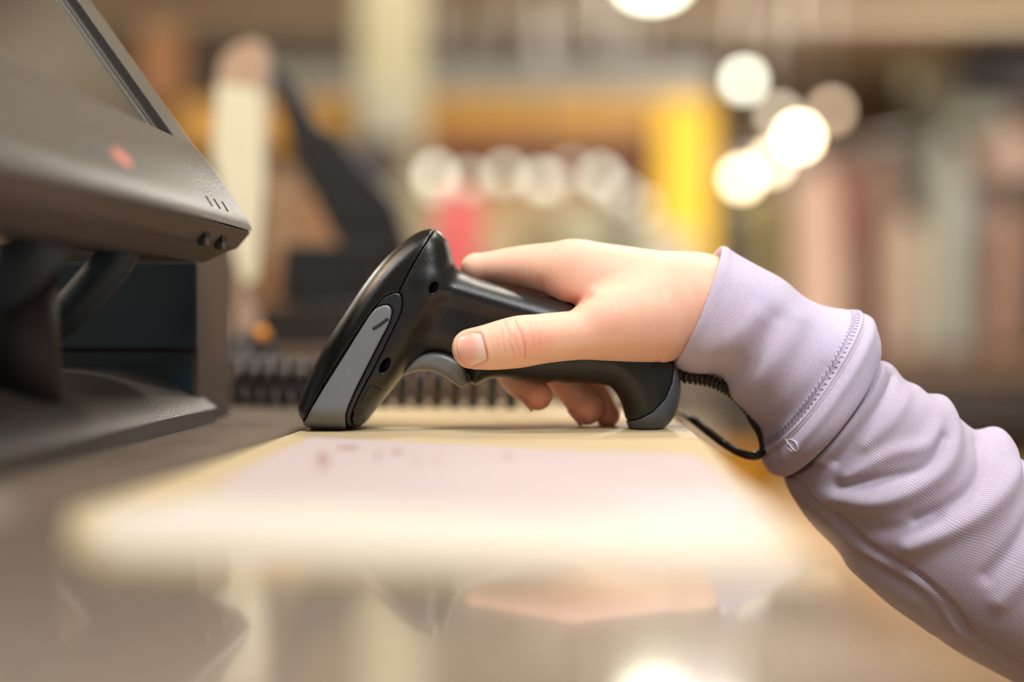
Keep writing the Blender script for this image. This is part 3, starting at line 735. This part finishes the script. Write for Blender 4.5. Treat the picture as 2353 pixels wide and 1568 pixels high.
# chin: the wide lower bezel, running toward the camera
chin = spline([(445, 334), (475, 368), (505, 408), (535, 452), (560, 490), (574, 515), (579, 531)], 5, False).tolist()
chin_p = [(x, y) for x, y in chin] + [(400, 500), (395, 330)]
extr('chin_bezel', chin_p, dT, 0.36, M['pos_grey'], 'grey textured lower bezel', bev=0.0006, smooth=True)
# lower housing below the parting line
extr('lower_housing', [(577, 535), (546, 572), (528, 577), (470, 604), (300, 592), (180, 480), (300, 420), (540, 500)], dT, 0.36, M['pos_under'], 'warm grey underside housing', bev=0.0008)
# tilted back of the display
extr('back_housing', [(380, 330), (445, 400), (330, 520), (150, 420), (-420, -330), (-300, -560), (-260, -560)], dT, 0.36, M['pos_dark'], bev=0.002)
# far side bezel: a narrow rail along the tilt
def tilt_pt(t, off):     # along the tilt line from (445,334); off = inset to the left, px
    return (445 - 0.578 * t - 0.816 * off, 334 - 0.816 * t + 0.578 * off)
def rail(name, o0, o1, m, start, length, lab=None):
    pr = [tilt_pt(-2, o0), tilt_pt(1100, o0), tilt_pt(1100, o1), tilt_pt(-2, o1)]
    return extr(name, pr, dT, length, m, lab, bev=0.0004, start=start)
rail('side_bezel', 0, 60, M['pos_grey'], 0, 0.028, 'grey textured side bezel')
rail('screen_gasket', 16, 60, M['pos_dark'], -0.028, 0.011, 'black gasket channel')
rail('silver_trim', 11, 60, M['silver_line'], -0.039, 0.0012)
rail('screen_frame', 15, 60, M['pos_dark'], -0.0402, 0.0100)
rail('silver_trim', 11, 60, M['silver_line'], -0.0502, 0.0012)
rail('screen', 14, 60, M['screen'], -0.0514, 0.306, 'dark reflective screen glass')
# top bezel out of frame
extr('top_bezel', [tilt_pt(1040, 2), tilt_pt(1110, 2), tilt_pt(1110, 60), tilt_pt(1040, 60)], dT, 0.36, M['pos_grey'])
# indicator marks on the chin, coral sticker, clips beneath
def chin_at(t, L_):        # t runs down the chin outline, L_ metres toward the camera
    i = t * (len(chin) - 1); i0 = min(int(i), len(chin) - 2); f = i - i0
    q = np.array(chin[i0]) * (1 - f) + np.array(chin[i0 + 1]) * f
    tg = np.array(chin[i0 + 1]) - np.array(chin[i0]); tg /= np.linalg.norm(tg)
    p = P(*q, dT) - FC * L_; nr = RT * tg[1] + UP * tg[0]
    return p, nr, RT * tg[0] - UP * tg[1]
for L_, m in ((0.030, 'hole'), (0.042, 'hole'), (0.0535, 'hole')):
    a, nr, tg = chin_at(0.66, L_)
    V = [a + FC * sx * 0.0007 + tg * sy * 0.0022 + nr * sz for sz in (-0.0002, 0.0002) for sx, sy in ((-1, -1), (1, -1), (1, 1), (-1, 1))]
    o = mesh('indicator_mark', V, [(3, 2, 1, 0), (4, 5, 6, 7), (0, 1, 5, 4), (1, 2, 6, 5), (2, 3, 7, 6), (3, 0, 4, 7)], M[m], smooth=False); under(TERM, o)
a, nr, tg = chin_at(0.52, 0.142)
V = []; F = []
for sz in (-0.0002, 0.0002):
    for k in range(16):
        an = 2 * math.pi * k / 16; V.append(a + FC * 0.008 * math.cos(an) + tg * 0.0035 * math.sin(an) + nr * sz)
F = [tuple(range(15, -1, -1)), tuple(range(16, 32))] + [(k, (k + 1) % 16, 16 + (k + 1) % 16, 16 + k) for k in range(16)]
o = mesh('indicator_lens', V, F, M['pink_sticker'], smooth=False); o['label'] = 'coral indicator lens'; under(TERM, o)
for L_ in (0.036, 0.060):
    a = P(556, 560, dT) - FC * L_
    bx = boxw('clip_slot', a - np.array([0.002, 0, 0.0015]), RC * 0.003, FC * 0.007, ZU * 0.003, M['hole']); under(TERM, bx)
    bx = boxw('clip', a - np.array([0.002, 0, 0.0042]), RC * 0.003, FC * 0.006, ZU * 0.0035, M['pos_dark'], bev=0.0004); under(TERM, bx)
# stand box behind: near face blue-black, warm grey side
a = P(455, 612, .605)
zt = P(455, 560, .605)[2]
bx = boxw('stand_column', [a[0], a[1], 0.0005], -RC * 0.20, FC * 0.055, ZU * (zt - 0.0005), M['pos_under'], bev=0.001); under(TERM, bx); bx['label'] = 'warm grey stand column'
pb = P(457, 803, .603); pt = P(457, 604, .603)
bx = boxw('front_panel', [pb[0], pb[1] - 0.004, pb[2]], -RC * 0.15, FC * 0.0038, ZU * (pt[2] - pb[2]), M['pos_blue'], bev=0.0008); under(TERM, bx); bx['label'] = 'blue-black glossy panel'
pb2 = P(443, 905, .603)
bx = boxw('lower_panel', [pb2[0], pb[1] - 0.0015, 0.001], -RC * 0.148, FC * 0.0014, ZU * (pb[2] - 0.0022), M['pos_blue']); under(TERM, bx)
# curved foot plate
foot = spline([(498, 938), (470, 915), (430, 890), (380, 868), (320, 853), (240, 844), (140, 842), (0, 850), (-150, 880)], 5, False).tolist()
dK = D * 1.072
pf = foot + [(-150, 968), (498, 969)]
extr('foot_plate', pf, dK, 0.34, M['pos_grey'], 'grey curved foot plate', bev=0.0006, smooth=True)
# slate-blue hinge arms under the display
for (pts, d, r) in (([(280, 560), (262, 600), (215, 655), (165, 710), (120, 745)], .52, .0072), ([(100, 540), (70, 590), (10, 640), (-70, 690)], .44, .0085)):
    q = spline([P(x, y, d) for x, y in pts], 6, False); o = tube_obj('hinge_arm', q, r, M['pos_cable'], n=14); under(TERM, o); o['label'] = 'slate-blue hinge arm'
q = [P(30, 600, .47), P(35, 760, .47), P(45, 960, .47)]
o = tube_obj('support_post', np.array(q), 0.014, mat('dark_umber_plastic', (0.10, 0.065, 0.055), 0.5), n=20); under(TERM, o)

# ================================================================== THINGS BEHIND ON THE COUNTER
# dark rounded mouse with an orange glint of light
def dome(name, c, rx, ry, rz, m, parent=None, nu=28, nv=14, flat=0.0):
    V = []; F = []
    for j in range(nv + 1):
        ph = math.pi * j / nv
        for i in range(nu):
            a = 2 * math.pi * i / nu; z = math.cos(ph); z = z if z > 0 else z * flat
            V.append((c[0] + rx * math.sin(ph) * math.cos(a), c[1] + ry * math.sin(ph) * math.sin(a), c[2] + rz * z))
    for j in range(nv):
        for i in range(nu): F.append((j * nu + i, (j + 1) * nu + i, (j + 1) * nu + (i + 1) % nu, j * nu + (i + 1) % nu))
    return mesh(name, V, F, m, parent)
c = G(588, 880, -0.0012) * [1, 1, 1]; g = P(588, 838, .92)
# back shelf of the counter, raised
shelf_m = mat('tan_backboard', (0.56, 0.46, 0.37), 0.5)
shz = P(600, 838, .86)[2]
bk = boxw('cable_tray', P(-200, 838, .84) * [1, 1, 0] + [0, 0, -0.0012], RC * 0.36, FC * 0.115, ZU * (shz + 0.0012), shelf_m, bev=0.002)
tag(bk, 'low tan cable tray across the back of the counter, behind the coiled cord', 'tray')
ms = P(580, 838, .87); ms[2] = shz
mo = dome('computer_mouse', ms, 0.0175, 0.03, 0.021, mat('charcoal_mouse_plastic', (0.06, 0.06, 0.055), 0.5)); tag(mo, 'dark rounded mouse at the back of the counter beside the terminal', 'mouse')
gl = dome('mouse_glint', P(602, 768, .853), 0.0045, 0.004, 0.004, mat('amber_glint', (0.95, 0.62, 0.18), 0.3), flat=1.0); under(mo, gl); gl.matrix_parent_inverse = Matrix(); gl['label'] = 'amber highlight put in as a small dome'  # orange highlight on the mouse, painted as an amber dome
# cream leaflet stand
LS = empty('leaflet_stand', P(555, 800, 1.02), 'tall cream leaflet stand with a peach top, just right of the terminal screen', 'stand')
def plate(name, poly, d, thick, m, parent=None, bev=0.001, yaw=0.0):
    a = np.array([P(x, y, d) for x, y in poly]); b = a + np.array([0, thick, 0]); n = len(a)
    A = sum(poly[i][0] * poly[(i + 1) % n][1] - poly[(i + 1) % n][0] * poly[i][1] for i in range(n))
    F = [tuple(range(n)), tuple(range(2 * n - 1, n - 1, -1))] + [(i, n + i, n + (i + 1) % n, (i + 1) % n) for i in range(n)]
    if A > 0: F = [f[::-1] for f in F]
    o = mesh(name, np.vstack([a, b]), F, m, smooth=False)
    if bev: bevel(o, bev, 2)
    if parent is not None: under(parent, o)
    return o
plate('leaflet', [(498, 190), (600, 205), (606, 420), (590, 640), (560, 660), (520, 520), (488, 360)], 1.0, 0.006, mat('cream_leaflet', (0.97, 0.93, 0.79), 0.5), LS)
plate('top_card', [(520, 118), (560, 96), (592, 92), (612, 108), (606, 205), (498, 190), (505, 145)], 1.0, 0.006, mat('peach_card', (0.80, 0.66, 0.54), 0.5), LS)
o = tube_obj('support_rod', np.array([P(618, 120, 1.0), P(612, 430, 1.0), P(600, 650, 1.0)]), 0.0012, M['steel'], n=8); under(LS, o)
plate('stem', [(548, 640), (572, 640), (575, 700), (590, 720), (590, 800), (535, 800), (535, 720), (548, 700)], 1.0, 0.02, mat('peach_stem', (0.72, 0.60, 0.50), 0.5), LS)

# second terminal, black, seen edge-on
T2 = empty('point_of_sale_terminal', P(780, 800, 1.15), 'second black checkout terminal, tilted screen seen edge-on behind the scanner', 'terminal')
m_blk = mat('matte_black_plastic', (0.10, 0.092, 0.085), 0.5); m_drk = mat('charcoal_screen_glass', (0.14, 0.13, 0.125), 0.4)
def ex2(name, prof, m, length=0.22, start=0.0, parent=None, d0=1.15, bev=0.002):
    return extr(name, prof, d0, length, m, None, parent if parent is not None else T2, bev, start)
ex2('display_back', [(628, 170), (668, 180), (745, 300), (925, 566), (925, 640), (835, 620), (775, 545), (718, 430), (672, 310)], m_blk, 0.02)
ex2('screen', [(745, 300), (775, 305), (915, 470), (950, 590), (925, 600)], m_drk, 0.02)
ex2('stand', [(700, 575), (905, 575), (880, 700), (855, 760), (690, 690)], m_blk, 0.08)
ex2('foot_plate', [(560, 745), (640, 715), (860, 700), (980, 740), (980, 800), (560, 800)], mat('charcoal_foot', (0.17, 0.15, 0.135), 0.45), 0.12)
# the counter it stands on
c2 = empty('rear_counter', P(780, 800, 1.4) * [1, 1, 0] + [0, 0, FLOORZ], 'brown rear checkout counter carrying the second terminal', 'counter')
zz = P(780, 800, 1.0)[2]
t2 = boxw('countertop', [*P(380, 800, .985)[:2], zz - 0.03], RC * 0.21, FC * 0.6, ZU * 0.03, mat('brown_laminate', (0.42, 0.34, 0.27), 0.35), bev=0.002)
b2 = boxw('counter_body', [*(P(390, 800, 1.03)[:2]), FLOORZ], RC * 0.185, FC * 0.52, ZU * (zz - 0.03 - FLOORZ), m_beam)
under(c2, t2, b2)

# ================================================================== THE SHOP BEHIND
# yellow entrance frame
YF = empty('display_portal', P(1300, 0, 8) * [1, 1, 0] + [0, 0, FLOORZ], 'bright yellow display portal behind the hand', 'display portal')
m_yel = mat('yellow_board', (0.80, 0.64, 0.06), 0.6); m_amb = mat('amber_board', (0.66, 0.48, 0.08), 0.5); m_rust = mat('rust_inner_board', (0.48, 0.27, 0.17), 0.6)
for nm, b_, d, th, m in (('top_board', (960, 218, 1640, 300), 8.0, 0.3, m_amb), ('side_board', (1512, 240, 1636, 800), 7.95, 0.35, m_yel), ('inner_board', (960, 300, 1512, 345), 8.05, 0.3, m_rust), ('side_base', (1400, 800, 1636, 985), 7.95, 0.35, m_beam), ('side_foot', (1400, 985, 1636, 1139), 7.95, 0.35, m_tanp), ('back_board', (955, 345, 1500, 760), 8.5, 0.05, mat('ochre_back_board', (0.62, 0.50, 0.34), 0.6)), ('inner_post', (1470, 330, 1512, 470), 8.1, 0.3, m_rust)):
    o = pxbox(nm, *b_, d, th, m); under(YF, o)
# far-left yellow and orange displays
def thing_box(name, b_, d, th, m, label, cat, group=None, bev=0.01):
    o = pxbox(name, *b_, d, th, m, bev=bev); return tag(o, label, cat, group)
thing_box('wall_sign', (700, 225, 800, 305), 7.0, 0.05, m_amb, 'amber sign between the second terminal and the sage column', 'sign')
thing_box('wall_sign', (410, 240, 690, 330), 7.2, 0.05, mat('mustard_board', (0.78, 0.56, 0.10), 0.5), 'mustard sign behind the leaflet stand', 'sign')
BN = empty('banner', P(372, 150, 6.0), 'burnt orange banner hanging above the terminal', 'banner')
o = pxbox('cloth', 325, 60, 420, 235, 6.0, 0.04, mat('burnt_orange_cloth', (0.46, 0.29, 0.11), 0.7)); under(BN, o)
c = P(372, 62, 6.02); o = tube_obj('hanging_rod', np.array([[c[0], c[1], c[2]], [c[0], c[1], CEILZ]]), 0.006, M['steel'], n=8); under(BN, o)

def garment(name, x0, x1, y0, y1, d, color, label, lean=0.0, depth=0.05, seed=0, group=None, cat='garment', rough=0.85):
    """a hanging garment: narrow hung neck, sloping shoulders, folds that deepen to the hem"""
    rng = np.random.RandomState(seed); NT, NR = 40, 22; V = []; F = []
    ph = rng.uniform(0, 6.28, 4)
    for r in range(NR + 1):
        t = r / NR; wd_ = min(1, 0.25 + 6 * t) if t < 0.125 else 1 + 0.08 * t
        y = y0 + (y1 - y0) * t; cx = (x0 + x1) / 2 + lean * t; hw = (x1 - x0) / 2 * wd_
        for i in range(NT):
            a = 2 * math.pi * i / NT
            fold = 1 + 0.13 * t * math.sin(5 * a + ph[0]) + 0.08 * t * math.sin(9 * a + ph[1])
            q = P(cx + hw * math.cos(a) * fold, y, d); q = q + np.array([0, depth * math.sin(a) * fold * min(1, wd_), 0]); V.append(q)
    for r in range(NR):
        for i in range(NT): F.append((r * NT + i, r * NT + (i + 1) % NT, (r + 1) * NT + (i + 1) % NT, (r + 1) * NT + i))
    F.append(tuple(range(NT))[::-1]); F.append(tuple(NR * NT + i for i in range(NT)))
    return tag(mesh(name, V, F, mat(name + '_cloth', color, rough, var=(6, 0.2))), label, cat, group)
G1 = 'garments on the right-hand wall rack'
GR = [  # x0,x1,y0,y1,d,colour,lean,label
    (1640, 1725, 470, 860, 10.6, (0.30, 0.29, 0.25), 0, 'charcoal jacket hanging below the warm spotlights'),
    (1700, 1800, 430, 800, 10.8, (0.52, 0.47, 0.30), 5, 'olive top hanging just left of the blush tops'),
    (1755, 1830, 640, 870, 10.5, (0.10, 0.11, 0.12), 0, 'black folded garment low at the left end of the rack'),
    (1835, 1925, 380, 840, 10.4, (0.80, 0.68, 0.60), -8, 'blush pink long top at the left end of the rack'),
    (1890, 1955, 385, 560, 10.7, (0.55, 0.23, 0.19), 6, 'brick red scarf hanging high behind the blush top'),
    (1930, 2010, 420, 870, 10.5, (0.72, 0.56, 0.49), 0, 'dusty rose dress beside the blush top'),
    (1985, 2060, 350, 850, 10.3, (0.50, 0.40, 0.34), 10, 'taupe brown dress left of the cream dress'),
    (2040, 2140, 500, 845, 10.2, (0.80, 0.73, 0.63), -10, 'cream dress in the middle of the rack'),
    (2075, 2165, 250, 600, 10.6, (0.47, 0.46, 0.42), 8, 'stone grey blouse above the cream dress'),
    (2140, 2215, 300, 830, 10.4, (0.56, 0.56, 0.51), 0, 'pale grey long cardigan right of the cream dress'),
    (2195, 2260, 420, 830, 10.2, (0.36, 0.36, 0.35), 0, 'mid grey dress right of the pale cardigan'),
    (2235, 2290, 560, 850, 10.1, (0.09, 0.10, 0.12), -6, 'narrow black trousers hanging near the right end'),
    (2270, 2350, 470, 870, 10.0, (0.50, 0.38, 0.31), -12, 'cocoa brown skirt at the right end of the rack'),
    (2330, 2440, 400, 900, 9.9, (0.17, 0.14, 0.12), 0, 'dark brown coat cut by the right edge of the picture'),
    (2290, 2420, 200, 300, 10.4, (0.66, 0.32, 0.28), 0, 'coral red top folded high at the right'),
    (2140, 2290, 180, 290, 10.1, (0.62, 0.64, 0.58), 30, 'silver grey shawl draped high on the rack'),
    (2260, 2400, 300, 400, 10.2, (0.60, 0.50, 0.44), -20, 'rose beige knit folded under the coral top'),
    (2075, 2215, -90, 215, 9.9, (0.78, 0.79, 0.66), 6, 'pale green long coat hanging high at the top of the rack'),
    (2225, 2440, 55, 235, 9.7, (0.07, 0.06, 0.055), 0, 'black hat box shaped bundle high in the corner')]
for i, (x0, x1, y0, y1, d, c_, ln, lb) in enumerate(GR):
    d = 9.95 + 0.28 * (i % 3) if 'bundle' not in lb else 9.3
    garment('hanging_garment', x0, x1, y0, min(y1, 809), d, c_, lb, ln, 0.08, i, G1)
rk = empty('clothes_rack', P(2050, 800, 10.9) * [1, 1, 0] + [0, 0, FLOORZ], 'long wall rack with a brown ledge carrying the hanging garments', 'rack')
o = tube_obj('rail', np.array([P(1620, 395, 10.4), P(2500, 235, 10.1)]), 0.03, M['steel'], n=10); under(rk, o)
o = pxbox('ledge', 1560, 818, 2700, 868, 9.7, 1.6, mat('brown_ledge', (0.36, 0.27, 0.20), 0.5)); under(rk, o)
o = pxbox('plinth', 1560, 868, 2700, 985, 9.8, 1.4, mat('near_black_plinth', (0.15, 0.12, 0.10), 0.6)); under(rk, o)
o = pxbox('upper_board', 2215, -40, 2700, 60, 10.6, 0.1, mat('umber_board', (0.42, 0.31, 0.24), 0.6)); under(rk, o)
o = pxbox('back_panel', 1800, 330, 2700, 830, 11.2, 0.06, mat('umber_back_panel', (0.50, 0.42, 0.35), 0.6)); under(rk, o)

# mid-hall display table and goods under the yellow portal
pk = garment('hanging_garment', 1015, 1100, 440, 714, 4.97, (0.96, 0.42, 0.46), 'coral pink garment just behind the scanner top', -12, 0.03, 31)
G2 = 'pale goods under the yellow portal'
for i, (x0, x1, y0, y1, c_, lb) in enumerate([(1095, 1195, 500, 720, (0.74, 0.68, 0.54), 'cream garment right of the coral pink one'), (1200, 1290, 455, 720, (0.62, 0.57, 0.45), 'khaki garment under the middle lamps'),
        (1290, 1390, 470, 720, (0.72, 0.72, 0.62), 'pale sage garment above the knuckles'), (1395, 1500, 480, 720, (0.50, 0.50, 0.44), 'grey-green garment above the back of the hand'), (945, 1015, 470, 720, (0.66, 0.62, 0.52), 'beige garment at the foot of the sage column')]):
    garment('hanging_garment', x0, x1, y0, y1, 5.05 + 0.16 * (i % 4 + 1), c_, lb, 0, 0.05, 40 + i, G2)
tb = empty('display_table', P(1300, 0, 5.3) * [1, 1, 0] + [0, 0, FLOORZ], 'long low display table under the pale goods', 'table')
o = pxbox('tabletop', 900, 715, 1560, 735, 4.9, 1.0, m_tanp); under(tb, o)
o = pxbox('panel_base', 930, 735, 1530, 1350, 5.0, 0.8, m_beam); under(tb, o)
thing_box('storage_bin', (1470, 530, 1595, 716), 4.95, 0.25, mat('white_tub', (0.86, 0.85, 0.78), 0.4), 'white bin on the display table above the wrist', 'bin')
# peach and orange bags between the terminals
garment('shoulder_bag', 600, 690, 380, 830, 2.3, (0.74, 0.60, 0.47), 'sand beige bag right of the leaflet stand', 0, 0.05, 61, cat='bag')
garment('shoulder_bag', 675, 775, 440, 580, 2.1, (0.72, 0.55, 0.40), 'tan bag tucked beside the second terminal', 10, 0.05, 62, cat='bag')
garment('shoulder_bag', 590, 690, 575, 700, 1.8, (0.62, 0.46, 0.31), 'orange tan bag low beside the leaflet stand', 0, 0.05, 63, cat='bag')
garment('hanging_garment', 800, 900, 330, 580, 5.13, (0.17, 0.15, 0.22), 'dark navy garment in front of the sage column', 0, 0.04, 64)
garment('hanging_garment', 842, 950, 200, 322, 5.13, (0.66, 0.65, 0.58), 'pale grey garment high on the sage column', 0, 0.04, 65)
for b_, lb in (((590, 832, 780, 840), 'tan pedestal under the sand beige bag'), ):
    a = P(590, 831, 2.24); b = P(705, 831, 2.24)
    pdl = boxw('display_pedestal', (a[0], a[1], FLOORZ), (b[0] - a[0], 0, 0), (0, 0.12, 0), (0, 0, a[2] - FLOORZ), m_tanp); tag(pdl, lb, 'pedestal')
a = P(680, 582, 2.05); b = P(760, 582, 2.05)
pdl = boxw('display_pedestal', (a[0], a[1], FLOORZ), (b[0] - a[0], 0, 0), (0, 0.1, 0), (0, 0, a[2] - FLOORZ), m_beam); tag(pdl, 'dark brown tall pedestal under the tan bag', 'pedestal')
a = P(595, 703, 1.75); b = P(668, 703, 1.75)
pdl = boxw('display_pedestal', (a[0], a[1], FLOORZ), (b[0] - a[0], 0, 0), (0, 0.1, 0), (0, 0, a[2] - FLOORZ), mat('umber_pedestal', (0.30, 0.23, 0.18), 0.5)); tag(pdl, 'umber pedestal under the low orange tan bag', 'pedestal')
# yellow bag beyond the counter edge
garment('tote_bag', 1640, 1780, 1030, 1130, 3.6, (0.93, 0.64, 0.02), 'vivid yellow bag on the floor past the counter edge', 10, 0.12, 66, cat='bag')

# lamps
def lamp(px, py, d, r_px, color, strength, label, group):
    c = P(px, py, d); r = r_px * d / FPX
    root = empty('spotlight', c, label, 'lamp', group)
    m = mat('lit_lamp', (0.9, 0.9, 0.9), 0.4, emit=color, estr=strength)
    bulb = dome('bulb', c, r, r, r, m, nu=20, nv=12, flat=1.0); under(root, bulb)
    # open shade behind the bulb and a stem to the ceiling
    V = []; F = []
    for rr_, yy, k in ((r * 1.15, 0.2 * r, 0), (r * 1.05, 1.6 * r, 1), (r * 0.4, 2.4 * r, 2)):
        for i in range(20):
            a = 2 * math.pi * i / 20; V.append((c[0] + rr_ * math.cos(a), c[1] + yy, c[2] + rr_ * math.sin(a)))
    for k in range(2):
        for i in range(20): F.append((k * 20 + i, k * 20 + (i + 1) % 20, (k + 1) * 20 + (i + 1) % 20, (k + 1) * 20 + i))
    F.append(tuple(range(40, 60)))
    sh = mesh('lamp_shade', V, F, M['steel']); under(root, sh)
    st = tube_obj('stem', np.array([c + [0, 2.2 * r, 0], [c[0], c[1] + 2.2 * r, CEILZ]]), 0.006, M['steel'], n=8); under(root, st)
    return root
WH, WM = (0.96, 0.97, 0.86), (1.0, 0.90, 0.72)
for (k_, (x, y, r, c_, s_, lb)) in enumerate([(1835, 315, 20, WM, 26, 'brightest warm spotlight of the right cluster'), (1705, 410, 18, WM, 14, 'warm spotlight lowest and leftmost in the right cluster'), (1772, 374, 18, WM, 10, 'warm spotlight between the two brightest'),
        (1710, 186, 18, WH, 7.5, 'white spotlight at the top left of the right cluster'), (1910, 256, 18, (1, .78, .45), 2.2, 'faint amber spotlight right of the brightest'), (1790, 268, 18, (1, .90, .7), 2.5, 'faint white spotlight above the brightest')]):
    lamp(x, y, (6.2, 6.5, 6.8)[k_ % 3], r, c_, s_, lb, 'warm spotlights')
for (k_, (x, y, r, c_, s_, lb)) in enumerate([(1000, 400, 17, WH, 7.5, 'small white lamp leftmost above the coral garment'), (1000, 425, 16, WH, 3.0, 'small white lamp just below the leftmost one'), (1078, 415, 17, WH, 3.6, 'small white lamp second along the row'), (1160, 400, 17, WH, 5.6, 'small white lamp third along the row, under the rust board'),
        (1240, 416, 17, WH, 5.0, 'small white lamp fourth along the row'), (1262, 420, 17, WH, 2.2, 'dim lamp half behind the fourth in the row'), (1378, 405, 17, WH, 6.0, 'small white lamp above the back of the hand'), (1392, 422, 16, WH, 2.0, 'dim lamp just below the one above the hand'),
        (1432, 450, 16, WH, 1.7, 'dim lamp between the hand lamp and the yellow post'), (1478, 480, 16, WH, 1.6, 'dim lamp lowest beside the yellow post'), (1310, 392, 16, (1, .85, .6), 1.0, 'faint tan lamp between fourth and hand lamps'), (1245, 470, 16, WH, 0.9, 'faint lamp below the fourth in the row')]):
    lamp(x, y, (5.9, 6.2, 6.5)[k_ % 3], r, c_, s_ * 0.42, lb, 'small white lamps in a row')
# long ceiling lamp just above the frame: its underside shows and it mirrors in the counter
CL = empty('ceiling_lamp', P(1500, -40, 4.2), 'white ceiling lamp at the top edge, mirrored in the counter', 'lamp')
c = P(1500, -42, 4.2); r = 0.085
o = dome('diffuser', c, r, r * 0.8, 0.05, mat('lit_diffuser', (0.9, 0.9, 0.9), emit=WH, estr=9), nu=28, flat=1.0); under(CL, o)
o = tube_obj('stem', np.array([c + [0, 0, 0.04], [c[0], c[1], CEILZ]]), 0.01, M['steel'], n=8); under(CL, o)
